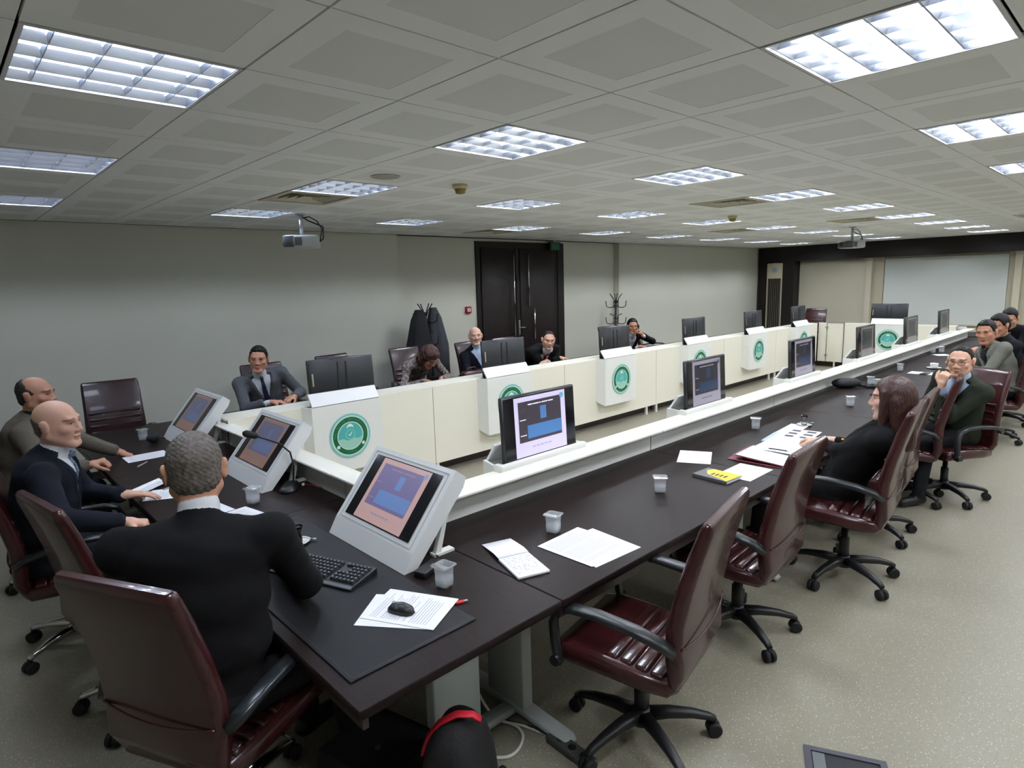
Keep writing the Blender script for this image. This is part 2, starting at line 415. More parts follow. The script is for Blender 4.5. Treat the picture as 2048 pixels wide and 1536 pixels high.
def coat(label, cx, cy, ztop, zbot, w0, w1, d, m, seed, lean=0):
    rng = random.Random(seed); rings = []; n = 28
    for k in range(15):
        f = k/14; z = ztop+(zbot-ztop)*f
        w = w0+(w1-w0)*min(1, f*2.2) if f < .45 else w1*(1-.06*math.sin(f*9))
        if f < .12: w *= .45+f*4.5
        ring = []
        for i in range(n):
            a = 2*math.pi*i/n; fold = 1+.10*min(1, f*2)*math.sin(a*6+seed+f*2)+.05*math.sin(a*11+seed*2)
            ring.append((cx+lean*f+w*math.cos(a)*fold, cy+d*(.55+.45*min(1, f*3))*math.sin(a)*fold, z))
        rings.append(ring)
    o = MB().loft(rings).build('coat', m)
    return o
tag(coat('', 4.79, 5.1, 1.60, .62, .10, .19, .11, mat('black coat cloth', '17181c', .9), 1, -.02), 'black hooded coat hanging on the coat stand, away from the door', 'coat', 'coats on the stand')
tag(coat('', 5.06, 5.12, 1.62, .55, .09, .16, .10, mat('charcoal coat cloth', '34363a', .9), 3, .08), 'charcoal long coat hanging on the coat stand, door side', 'coat', 'coats on the stand')

# ------------------------------------------------------------------ far end of the room
far = struct('trim_1', MB().box((16.0, Y0, 2.29), (16.38, Y1-.04, ZCEIL)).box((16.0, 5.2, 0), (16.38, Y1-.04, 2.29)).box((16.0, 4.47, 0), (16.38, 4.76, 2.29)), M_beam)
ac = thing('air_conditioner', 'cream tower air conditioner with dark vertical slats between dark posts', 'air conditioner', (16.03, 4.98, 0))
MB().rbox((0, -.21, .02), (.33, .21, 2.26), .01).build('cabinet', mat('aged cream plastic', 'cfc8ae', .5), ac)
MB().box((-.004, -.17, .35), (.004, .17, 1.86)).build('intake', M_blackm, ac)
for k in range(7):
    y = -.15+k*.05
    MB().box((-.016, y-.006, .36), (-.003, y+.006, 1.85)).build('slat', mat('tan slat', '6d6552', .5), ac)
MB().lathe([(.075, 0), (.075, .012), (.06, .016)], (-.016, 0, 2.08), 24, axis='x').build('outlet_badge', mat('pale blue badge', 'a9b6bd', .5), ac)
MB().box((-.018, -.045, 2.05), (-.015, .045, 2.065)).box((-.018, -.045, 2.08), (-.015, .045, 2.095)).box((-.018, -.03, 2.11), (-.015, .03, 2.12)).build('badge_lines', mat('badge blue', '7d8f9c', .5), ac)
for k, (ya, yb, m, d) in enumerate(((2.74, 2.87, M_wallc, .16), (-.06, .06, M_wallc, .16), (2.5, 2.74, mat('beige pilaster paint', 'bfb8a2', .8), .08), (.06, .16, MATS['beige pilaster paint'], .08), (-.4, -.06, MATS['beige pilaster paint'], .08))):
    struct('trim_%d' % (k+2), MB().box((16.4-d, ya, 0), (16.4, yb, 2.29)), m)
for nm, ya, yb, lab in (('projection_screen', .16, 2.5, 'large pale projection screen behind the far monitor'), ('projection_screen', 2.87, 4.47, 'cream projection screen beside the tower air conditioner'), ('projection_screen', -3.4, -.45, 'pale projection screen at the far corner behind the seated men')):
    p = thing(nm, lab, 'screen', (16.35, (ya+yb)/2, .75))
    w = (yb-ya)/2
    MB().box((-.01, -w+.01, 0), (.01, w-.01, 1.5)).build('fabric', M_screen if lab[0] != 'c' else M_wallc, p)
    MB().box((-.02, -w+.01, -.03), (.02, w-.01, 0)).build('bottom_bar', M_wallc, p)

# ------------------------------------------------------------------ conference table
def tleg(parent, x, y, along='y', m=None, z1=None):
    m = m or M_legg; z1 = z1 or ZT-.03
    a = MB(); b = MB()
    if along == 'y':
        a.rbox((x-.03, y-.12, .03), (x+.03, y+.12, z1), .008)
        b.strap([(x, y-.38, .018), (x, y-.36, .028), (x, y, .04), (x, y+.36, .028), (x, y+.38, .018)], [.05, .07, .08, .07, .05], [.02, .03, .04, .03, .02], side=(1, 0, 0))
    else:
        a.rbox((x-.12, y-.03, .03), (x+.12, y+.03, z1), .008)
        b.strap([(x-.38, y, .018), (x-.36, y, .028), (x, y, .04), (x+.36, y, .028), (x+.38, y, .018)], [.05, .07, .08, .07, .05], [.02, .03, .04, .03, .02], side=(0, 1, 0))
    lg = a.build('leg', m, parent); b.build('leg_foot', m, lg)
M0, MW = 1.34, 2.0
ORD = ['first', 'second', 'third', 'fourth', 'fifth', 'sixth']
NEAR_Y = dict(edge=-.719, fas=.236, cap=.131, inner=.43)
def near_unit(k):
    x0, x1 = M0+MW*k, M0+MW*(k+1); g = .0004
    t = thing('table_section', 'dark wood table section with white ledge on the near side, %s from the corner desk' % ORD[k], 'table', (x0, 0, 0), 0, 'table sections along the empty chairs')
    def L(p): return (p[0]-x0, p[1], p[2])
    MB().rbox(L((x0+g, -.719, ZT-.035)), L((x1-g, .25, ZT)), .004, seg=1).build('tabletop', M_dark, t)
    MB().box(L((x0+g, -.7, ZT-.08)), L((x1-g, -.68, ZT-.036))).build('apron', M_edge, t)
    MB().box(L((x0+.006, .236, ZT)), L((x1-.006, .25, .878))).build('upstand', M_white, t)
    MB().box(L((x0-.006, .245, ZT)), L((x0+.006, .252, .872))).build('joint_strip', M_joint, t)
    MB().rbox(L((x0+.004, .131, .876)), L((x1-.004, .262, .893)), .003, seg=1).build('ledge', M_ledge, t)
    MB().box(L((x0+.003, .25, .832)), L((x1-.003, .43, .846))).build('inner_shelf', M_cream, t)
    MB().box(L((x0+.003, .412, .11)), L((x1-.003, .43, .832))).build('inner_panel', M_cream, t)
    for xx in (x0+.1, x1-.1): MB().box(L((xx-.015, .38, 0)), L((xx+.015, .41, .3))).build('panel_post', M_white, t)
    tleg(t, .11, -.38+.1)
    return t
for k in range(6): near_unit(k)
OPP = dict(inner=2.84)
def opp_unit(k):
    x0, x1 = M0+MW*k, M0+MW*(k+1); g = .0015
    t = thing('table_section', 'dark wood table section behind ivory panels, %s from the head table' % ORD[k], 'table', (x0, 0, 0), 0, 'table sections with ivory panels')
    def L(p): return (p[0]-x0, p[1], p[2])
    MB().rbox(L((x0+g, 3.02, ZT-.035)), L((x1-g, 4.23, ZT)), .004, seg=1).build('tabletop', M_dark, t)
    MB().box(L((x0+.006, 3.02, ZT)), L((x1-.006, 3.034, .91))).build('upstand', M_white, t)
    MB().rbox(L((x0+.003, 3.01, .91)), L((x1-.003, 3.14, .925)), .003, seg=1).build('ledge', M_ledge, t)
    MB().box(L((x0+.003, 2.84, .905)), L((x1-.003, 3.01, .922))).build('inner_shelf', M_cream, t)
    MB().box(L((x0+.004, 2.84, .115)), L((x1-.004, 2.858, .905))).build('inner_panel', M_cream, t)
    MB().box(L((x0-.004, 2.85, .115)), L((x0+.004, 2.86, .92))).build('joint_strip', M_joint, t)
    for xx in (x0+.03, x1-.22): MB().box(L((xx-.014, 2.845, 0)), L((xx+.014, 2.873, .115))).build('panel_post', M_white, t)
    MB().box(L((x0+.1, 2.98, 0)), L((x1-.1, 3.0, .6))).build('modesty_board', M_edge, t)
    tleg(t, .11, 3.75)
    return t
for k in range(6): opp_unit(k)
LEFTD = ((-.719, .98, 'dark wood corner desk carrying the keyboard and mouse'), (.983, 2.47, 'dark wood head table section with the gooseneck microphone'), (2.473, 4.23, 'dark wood head table section in front of the empty ribbed chair'))
for n, (ya, yb, lab) in enumerate(LEFTD):
    t = thing('head_table_section', lab, 'table', (.469, ya, 0))
    x0 = .469
    MB().rbox((0, 0, ZT-.035), (1.338-x0, yb-ya, ZT), .004, seg=1).build('tabletop', M_darky, t)
    MB().box((0.02, .02, ZT-.08), (.04, yb-ya-.02, ZT-.036)).build('apron', M_edge, t)
    fa0, fb0 = max(ya, .25), min(yb, 3.02)
    MB().box((1.352-x0, fa0-ya+.003, ZT-.036), (1.366-x0, fb0-ya-.003, .878)).build('upstand', M_white, t)
    MB().rbox((1.262-x0, max(ya, .134)-ya+.002, .8785), (1.38-x0, min(yb, 3.13)-ya-.002, .8935), .003, seg=1).build('ledge', M_ledge, t)
    MB().box((1.366-x0, max(ya, .42)-ya, .832), (1.475-x0, min(yb, 2.85)-ya, .846)).build('inner_shelf', M_cream, t)
    MB().box((1.457-x0, max(ya, .44)-ya, .11), (1.475-x0, min(yb, 2.83)-ya, .832)).build('inner_panel', M_cream, t)
    tleg(t, 1.1-x0, (.4 if n == 0 else .2), 'x')
    if n == 2: tleg(t, 1.1-x0, yb-ya-.3, 'x')
# far end section
t = thing('far_table_section', 'ivory panelled far end of the table with a small gate', 'table', (13.4, .43, 0))
def L(p): return (p[0]-13.4, p[1]-.43, p[2])
MB().rbox(L((13.56, -.7, ZT-.035)), L((14.6, 4.2, ZT)), .004, seg=1).build('tabletop', M_darky, t)
MB().box(L((13.4, .43, .115)), L((13.418, 2.33, .91))).build('inner_panel', M_cream, t)
MB().box(L((13.4, .43, .91)), L((13.56, 2.33, .925))).build('ledge', M_ledge, t)
MB().box(L((13.54, .3, ZT)), L((13.56, 2.33, .91))).build('upstand', M_white, t)
MB().box(L((13.5, .3, 0)), L((13.52, 4.0, .6))).build('modesty_board', M_edge, t)
g = MB().box(L((13.395, 2.345, .115)), L((13.415, 2.66, .93))).build('gate_panel', M_cream, t)
for a, b in (((13.39, 2.335, .115), (13.42, 2.345, .93)), ((13.39, 2.345, .93), (13.42, 2.66, .94)), ((13.39, 2.66, .115), (13.42, 2.668, .93))):
    MB().box(L(a), L(b)).build('gate_edge', M_joint, g)
g2 = MB().box(L((13.395, 2.675, .115)), L((13.415, 2.835, .93))).build('gate_post_panel', M_cream, t)
for z in (.25, .84):
    MB().box(L((13.38, 2.64, z-.02)), L((13.395, 2.70, z+.02))).tube([L((13.38, 2.668, z-.03)), L((13.38, 2.668, z+.03))], .012, 8).build('hinge', M_alud, g2)
for yy in (.6, 1.4, 2.2, 2.5): MB().box(L((13.405, yy-.015, 0)), L((13.43, yy+.015, .115))).build('panel_post', M_white, t)
tleg(t, .7, .3, 'x'); tleg(t, .7, 2.6, 'x')

# ------------------------------------------------------------------ cabinets, emblem, monitors
M_teal = mat('emblem pale teal', '7cc4bf', .5); M_teal2 = mat('emblem teal', '4fb3ac', .5); M_green = mat('emblem green', '0c5a34', .5); M_ewh = mat('emblem white', 'e8f2ec', .5)
M_egl = mat('emblem lettering', '4f9a6c', .5); M_esand = mat('emblem sand', '9fcfbd', .5)
def ring_mesh(r0, r1, y, n=48):
    vs = []; fs = []
    for i in range(n):
        a = 2*math.pi*i/n
        for r in (r0, r1): vs += [(r*math.cos(a), y, r*math.sin(a))]
    for i in range(n): j = (i+1) % n; fs.append((2*i, 2*i+1, 2*j+1, 2*j))
    return MB().add(vs, fs)
def disc_mesh(r, y, n=48): return MB().add([(r*math.cos(2*math.pi*i/n), y, r*math.sin(2*math.pi*i/n)) for i in range(n)], [tuple(range(n))])
EM = []
EM.append(('outer_ring', ring_mesh(.183, .2, -.0030).mesh('outer_ring', M_teal)))
EM.append(('pale_ring', ring_mesh(.170, .183, -.0032).mesh('pale_ring', mat('emblem mint', 'c3e6d8', .5))))
EM.append(('green_ring', ring_mesh(.128, .170, -.0034).mesh('green_ring', M_green)))
EM.append(('inner_pale_ring', ring_mesh(.119, .128, -.0032).mesh('inner_pale_ring', MATS['emblem mint'])))
EM.append(('centre_disc', disc_mesh(.119, -.0030).mesh('centre_disc', M_teal2)))
lt = MB()
def arc(k, n, r=.149, a0=152, a1=28, flip=False):
    a = math.radians(a0+(a1-a0)*k/(n-1)); c, s = math.cos(a), math.sin(a)
    if not flip: return lambda x, y: (r*c+x*s+y*c, -.0040, r*s-x*c+y*s)
    return lambda x, y: (r*c-x*s-y*c, -.0040, r*s+x*c-y*s)
letters(lt, 'BALIKESİR ÜNİVERSİTESİ', lambda k, n: arc(k, n, .149, 178, 2), .028)
letters(lt, '1992', lambda k, n: arc(k, n, .149, 255, 285, True), .03)
EM.append(('lettering', lt.mesh('lettering', M_egl)))
fl = MB()
for a in (215, 325):
    cx, cz = .149*math.cos(math.radians(a)), .149*math.sin(math.radians(a))
    for q in range(5):
        b = math.radians(90+72*q); fl.add([(cx+.009*math.cos(b)+.008*math.cos(t), -.0042, cz+.009*math.sin(b)+.008*math.sin(t)) for t in np.linspace(0, 2*math.pi, 9)[:-1]], [tuple(range(8))])
EM.append(('flowers', fl.mesh('flowers', M_ewh)))
em = MB()
em.add([(-.035, -.0040, .07), (-.028, -.0040, .095), (0, -.0040, .112), (.028, -.0040, .095), (.035, -.0040, .07), (.015, -.0040, .082), (-.015, -.0040, .082)], [tuple(range(7))])
em.add([(-.02, -.0040, .012), (-.006, -.0040, -.004), (.02, -.0040, .03), (.013, -.0040, .034), (-.005, -.0040, .010), (-.013, -.0040, .017)], [tuple(range(6))])
EM.append(('white_motif', em.mesh('white_motif', M_ewh)))
EM.append(('circle_motif', ring_mesh(.038, .048, -.0038, 32).xf(Matrix.Translation((0, 0, .012))).mesh('circle_motif', M_teal)))
wv = [(x, -.0036, -.035+.008*math.sin(x*60)+abs(x)*.12) for x in np.linspace(-.109, .109, 15)]
wv2 = [(.1185*math.cos(a), -.0036, .1185*math.sin(a)) for a in np.linspace(math.radians(-11), math.radians(-169), 20)]
EM.append(('wave_motif', MB().add(wv+wv2, [tuple(range(len(wv)+len(wv2)))]).mesh('wave_motif', M_esand)))

# cabinet local frame: origin on the panel face at floor level, front towards -y, x along the panel
def cabinet_meshes():
    z0, z1, d = .315, .93, .13
    body = MB()
    fw, bw, tk = .34, .375, .014
    body.add([(-bw,0,z0+.05),(bw,0,z0+.05),(fw,-d,z0),(-fw,-d,z0),(-bw,0,z1),(bw,0,z1),(fw,-d,z1),(-fw,-d,z1),
              (-bw+tk,-.001,z1),(bw-tk,-.001,z1),(fw-tk,-d+tk,z1),(-fw+tk,-d+tk,z1),(-bw+tk,-.001,z1-.1),(bw-tk,-.001,z1-.1),(fw-tk,-d+tk,z1-.1),(-fw+tk,-d+tk,z1-.1)],
             [(0,3,2,1),(3,7,6,2),(0,4,7,3),(1,2,6,5),(0,1,5,4),(7,11,10,6),(4,8,11,7),(6,10,9,5),(11,15,14,10),(8,12,15,11),(10,14,13,9),(12,13,14,15),(9,13,12,8)])
    flap = MB().box((-.325, -.008, 0), (.325, .008, .125)).xf(Matrix.Translation((0, -d+.02, z1+.002)) @ Matrix.Rotation(math.radians(-34), 4, 'X'))
    return body.mesh('body', M_white), flap.mesh('flap', mat('bright white panel', 'f6f8fa', .35))
CB, CFLAP = cabinet_meshes()
def cabinet(label, loc, rz, emblem, group):
    t = thing('monitor_cabinet', label, 'cabinet', loc, rz, group)
    link('body', CB, t); link('flap', CFLAP, t)
    if emblem:
        e = link('emblem', disc_mesh(.2, 0).mesh('emblem', M_ewh) if 'EMB' not in globals() else EMB, t, (0, -.1325, .632))
        globals()['EMB'] = e.data
        for nm, me in EM: link(nm, me, e)
    return t
# monitor local frame: origin at bottom centre of the panel, screen faces -y
MWID, MH = .64, .40
def monitor_meshes():
    sh = MB().rbox((-MWID/2, 0, 0), (MWID/2, .03, MH), .006, seg=1)
    bk = MB()
    bk.rbox((-MWID/2+.012, .028, .01), (MWID/2-.012, .034, MH-.012), .003, seg=1)
    bk.prism([(-.05, .12), (-.03, .12), (-.035, MH-.04), (-.045, MH-.04)], 'y', .033, .0385, 1).prism([(.03, .12), (.05, .12), (.045, MH-.04), (.035, MH-.04)], 'y', .033, .0385, 1)
    bk.rbox((-MWID/2+.02, .033, .02), (MWID/2-.02, .038, .115), .003, seg=1)
    st = MB().box((-.08, .01, -.12), (.08, .03, .02))
    return sh, bk, st
sh, bk, st = monitor_meshes()
ME_SH = sh.mesh('shell', M_bez); ME_BK = bk.mesh('back_cover', [M_bezb, M_blackm]); ME_ST = st.mesh('lift_arm', M_blackm)
ME_STK = MB().box((.275, .0342, .17), (.29, .0346, .28)).mesh('sticker', mat('tan sticker', '9a9078', .6))
ME_LOGO = MB().box((-.28, .0382, .06), (-.23, .0386, .072)).mesh('badge', mat('badge grey', 'b8bcc0', .4))
def emat(name, col, s):
    m = mat(name, col, .3, emit=col, estr=s); m.cycles.emission_sampling = 'NONE'; return m
def slide(W, H, tint, s, tag_):
    """slide contents: list of (name, mesh, material) in the plane y=0, origin at screen centre"""
    out = []
    c = {'bright': ('c4bcd8', '3a353d', '4670a4', 'ddd7e6', '6a9ab8'), 'dim': ('8d8795', '25242c', '24344f', '9b96a3', '3c4c66'), 'dark': ('6f6a68', '2e2c30', '33343c', '7b7676', '55565c'), 'pink': ('a98a86', '625b7c', '5a74a0', '86707c', '7d86a0'), 'rose': ('7d6156', '52546a', '545f7c', '6a5650', '666a80')}[tint]
    m = [emat('screen %s %d' % (tint, i), c[i], s) for i in range(5)]
    def quad(nm, x0, x1, z0, z1, y, mm): out.append((nm, MB().add([(x0,y,z0),(x1,y,z0),(x1,y,z1),(x0,y,z1)], [(0,1,2,3)]).mesh(nm, mm)))
    w = W*.355; h = H*.485
    quad('slide', -w-.01*W, w-.0*W+.01*W, -h, h, -.0012, m[0])
    quad('chart_area', -w*.88, w*.84, -h*.52, h*.84, -.0016, m[1])
    quad('large_bar', -w*.55, w*.82, -h*.42, h*.02, -.0020, m[2])
    quad('small_bar', -w*.02, w*.22, h*.16, h*.6, -.0020, m[2])
    tl = MB()
    for k, (a, b) in enumerate(((-.5, -.32), (-.3, -.06), (-.04, .02), (.05, .3), (.32, .52))): tl.add([(w*a,-.0022,h*.70),(w*b,-.0022,h*.70),(w*b,-.0022,h*.74),(w*a,-.0022,h*.74)], [(0,1,2,3)])
    for z in (.22, -.3): tl.add([(-w*.84,-.0022,h*z),(-w*.6,-.0022,h*z),(-w*.6,-.0022,h*(z+.03)),(-w*.84,-.0022,h*(z+.03))], [(0,1,2,3)])
    out.append(('title_lines', tl.mesh('title_lines', m[3])))
    cp = MB()
    for k in range(5): cp.add([(w*(-.4+k*.16),-.0022,-h*.74),(w*(-.28+k*.16),-.0022,-h*.74),(w*(-.28+k*.16),-.0022,-h*.7),(w*(-.4+k*.16),-.0022,-h*.7)], [(0,1,2,3)])
    out.append(('caption_lines', cp.mesh('caption_lines', emat('screen caption %s' % tint, 'a49db8' if tint == 'bright' else c[4], s*.8))))
    out.append(('slide_logo', disc_mesh(h*.1, -.0024, 20).xf(Matrix.Translation((w*.88, 0, h*.82))).mesh('slide_logo', m[4])))
    return out
SL = {}
def display(parent, W, H, loc, tint, s, rot=None):
    key = (round(W, 3), tint)
    if key not in SL:
        SL[key] = (MB().box((-W/2, -.001, -H/2), (W/2, .001, H/2)).mesh('display', mat('dark lcd glass', '121318', .12)), slide(W, H, tint, s, tint))
    me, el = SL[key]
    d = link('display', me, parent, loc)
    if rot: d.rotation_euler = rot
    for nm, e in el:
        q = link(nm, e, d)
        if 'lines' in nm: q['kind'] = 'stuff'
    return d
def monitor(label, loc, rz, tint=None, s=1, tilt=0, group=None, back=True):
    t = thing('monitor', label, 'monitor', loc, rz, group); t.rotation_euler = (tilt, 0, rz)
    link('shell', ME_SH, t); link('back_cover', ME_BK, t); link('lift_arm', ME_ST, t)
    if back: link('sticker', ME_STK, t); link('badge', ME_LOGO, t)
    if tint: display(t, .615, .375, (0, -.0015, MH/2), tint, s)
    else: MB().box((-.3075, -.0025, .0125), (.3075, -.0005, .3875)).build('display', mat('dark lcd glass', '121318', .12), t)
    return t
WHO = ['behind the first cabinet, beside the grey-suited man', 'between the moustached man and the man in red tie', 'covering the man with headphones', 'on the fourth cabinet, beyond the man with headphones', 'in front of the tower air conditioner', 'beside the small gate and the distant burgundy chair']
WHO2 = ['first white emblem cabinet, nearest the head table', 'white emblem cabinet partly hidden by the brightest slide monitor', 'white emblem cabinet below the man with headphones', 'fourth white emblem cabinet from the head table, top of its crest showing', 'fifth white emblem cabinet, before the tower air conditioner', 'last white emblem cabinet of the row, beside the small gate']
for k in range(6):
    xc = 2.325+2.0*k+(0, -.02, .0, .02, .02, -.02)[k]
    cabinet(WHO2[k], (xc, 2.84, 0), 0, True, 'emblem cabinets')
    monitor('back of a black monitor ' + WHO[k], (xc+.03, 2.85, .925), math.pi, None, 1, math.radians(3), 'monitors in front of the far row')
NT = ['bright', 'dim', 'dim', 'dark', 'dark', 'dark']
NL = ['monitor with a bright lavender slide of blue bars, first on the near ledge', 'monitor with a dim slide, second on the near ledge, above the yellow book', 'monitor with a dark slide, third on the near ledge', 'dark monitor beside the far crest, fourth on the near ledge', 'grey-screened monitor before the far white cabinet, fifth on the near ledge', 'small grey monitor at the far end of the near ledge, sixth in its row']
for k in range(6):
    xc = 2.39+2.0*k-(0, 0, .0, .0, .0, .05)[k]
    cb = cabinet('white cabinet holding the %s monitor of the near ledge, seen from above' % ORD[k], (xc+.0, .43, -.05), math.pi, False, 'cabinets behind the near ledge')
    MB().rbox((-.375, .046, .888), (.375, .082, .938), .003, seg=1).box((-.372, .001, .89), (-.335, .0455, .934)).box((.335, .001, .89), (.372, .0455, .934)).build('front_rim', M_white, cb)
    monitor(NL[k], (xc, .385, .875), 0, NT[k], (.62, .36, .28, .3, .42, .5)[k], math.radians(-3), 'monitors on the near ledge')
cabinet('white emblem cabinet at the far end of the table, facing the camera', (13.4, 1.49, 0), -math.pi/2, True, 'emblem cabinets')
monitor('black monitor on the far end cabinet in front of the projection screen', (13.43, 1.54, .93), math.pi/2, None, 1, math.radians(3))

# ------------------------------------------------------------------ tilted head table consoles
def console(label, ya, yb, tint, s):
    t = thing('screen_console', label, 'console', (1.037, (ya+yb)/2, ZT))
    h = (yb-ya)/2
    # profile in (x, z), origin at the front bottom edge
    pr = [(0, 0), (.046, .077), (.301, .386), (.353, .345), (.335, .30), (.066, .002)]
    MB().prism(pr, 'y', -h, h).build('casing', mat('satin white casing', 'e3e6e6', .4), t)
    ang = math.atan2(.386-.077, .301-.046)
    # raised bezel on the slanted face
    def on(u, v, out=.0): # u along y (-h..h), v along the slope 0..L
        return (.046+math.cos(ang)*v-math.sin(ang)*out, u, .077+math.sin(ang)*v+math.cos(ang)*out)
    Ls = math.hypot(.386-.077, .301-.046); b = .05
    def frame(nm, u0, u1, v0, v1, o, m):
        P0 = [on(u0, v0, 0), on(u1, v0, 0), on(u1, v1, 0), on(u0, v1, 0), on(u0, v0, o), on(u1, v0, o), on(u1, v1, o), on(u0, v1, o)]
        return MB().add(P0, [(4, 5, 6, 7), (0, 1, 5, 4), (1, 2, 6, 5), (2, 3, 7, 6), (3, 0, 4, 7)]).build(nm, m, t)
    wid = .006
    for u0, u1, v0, v1 in ((-h+.03, h-.03, .012, .016), (-h+.03, h-.03, Ls-.026, Ls-.022), (-h+.03, -h+.034, .016, Ls-.026), (h-.034, h-.03, .016, Ls-.026)):
        frame('bezel_edge', u0, u1, v0, v1, .0025, mat('pale grey trim', 'b9bdbd', .5))
    sw, sh_ = 2*h-.12, Ls-.075
    d = display(t, sw, sh_, on(0, .034+sh_/2, .0035), tint, s)
    # display faces -y in its own frame: turn it to face -x and lean it back
    d.rotation_mode = 'QUATERNION'
    X = Vector((0, -1, 0)); Z = Vector((math.cos(ang), 0, math.sin(ang))); Y = Z.cross(X)
    d.rotation_quaternion = Matrix((X, Y, Z)).transposed().to_quaternion()
    for y in (-h+.06, h-.06): MB().box((.19, y-.02, 0), (.3, y+.02, .012)).prism([(.20, .01), (.23, .01), (.30, .25), (.27, .22)], 'y', y-.012, y+.012).build('stay', M_white, t)
    MB().box((.09, -h+.12, .0), (.19, h-.12, .02)).build('foot_bar', M_blackm, t)
    return t
console('white tilted screen console showing a pink slide on the corner desk', -.097, .572, 'pink', .55)
console('white tilted screen console behind the microphone head', 1.432, 2.09, 'rose', .35)
console('white tilted screen console farthest from the keyboard, by the grey-suited man', 2.88, 3.537, 'rose', .35)

# ------------------------------------------------------------------ ceiling things
def projector(label, loc, rz):
    t = thing('projector', label, 'projector', loc, rz)
    MB().rbox((-.16, -.12, -.33), (.16, .12, -.21), .02).build('case', mat('projector grey', 'b9bec1', .4), t)
    MB().rbox((-.165, -.121, -.325), (-.06, .121, -.215), .01).build('dark_end', mat('projector dark grey', '43464a', .5), t)
    MB().lathe([(.035, -.19), (.04, -.17), (.04, -.16)], (0, .05, -.27), 18, axis='x').build('lens', M_black, t)
    MB().tube([(0, 0, 0), (0, 0, -.21)], .02, 10).lathe([(.05, 0), (.05, -.012)], n=16).build('mount', M_alud, t)
    for k in range(6): MB().box((-.06+k*.012, -.1225, -.31), (-.054+k*.012, -.12, -.23)).build('vent_slot', M_blackm, t)
    MB().tube([(0, .02, -.02), (.06, .06, -.06), (.13, .08, -.09), (.2, .05, -.12), (.2, .0, -.24), (.165, 0, -.27)], .007, 6).tube([(0, .02, -.04), (.08, .0, -.03), (.15, .03, -.07), (.19, .02, -.15), (.165, .03, -.26)], .006, 6).build('cable', M_black, t)
    return t
projector('grey ceiling projector with looping cable before the grey wall', (2.50, 3.72, ZCEIL), math.radians(-32))
projector('white ceiling projector high above the far end of the table', (10.7, 1.4, ZCEIL), math.radians(-35))
for lab, x, y in (('yellowed round smoke detector near the middle ceiling light', 2.72, 1.5), ('yellowed smoke detector far along the ceiling', 7.0, 1.55)):
    t = thing('smoke_detector', lab, 'smoke detector', (x, y, ZCEIL))
    MB().lathe([(.055, 0), (.055, -.02), (.045, -.03)], n=20).build('base', mat('aged plastic', 'c9bd8c', .5), t)
    MB().lathe([(.045, -.03), (.038, -.045), (.036, -.06), (.02, -.066)], n=20).build('sensor', mat('dark amber plastic', '8d7d45', .5), t)
sp = thing('ceiling_speaker', 'round flat ceiling speaker grille in a tile', 'speaker', (2.08, 1.5, ZCEIL))
MB().lathe([(.1, 0), (.1, -.004), (.09, -.006)], n=28).build('grille', mat('speaker grille', 'a8a8a0', .7), sp)
ring_mesh(.092, .1, 0).xf(Matrix.Translation((0, 0, -.005)) @ Matrix.Rotation(math.pi/2, 4, 'X')).build('grille_rim', M_tile, sp)

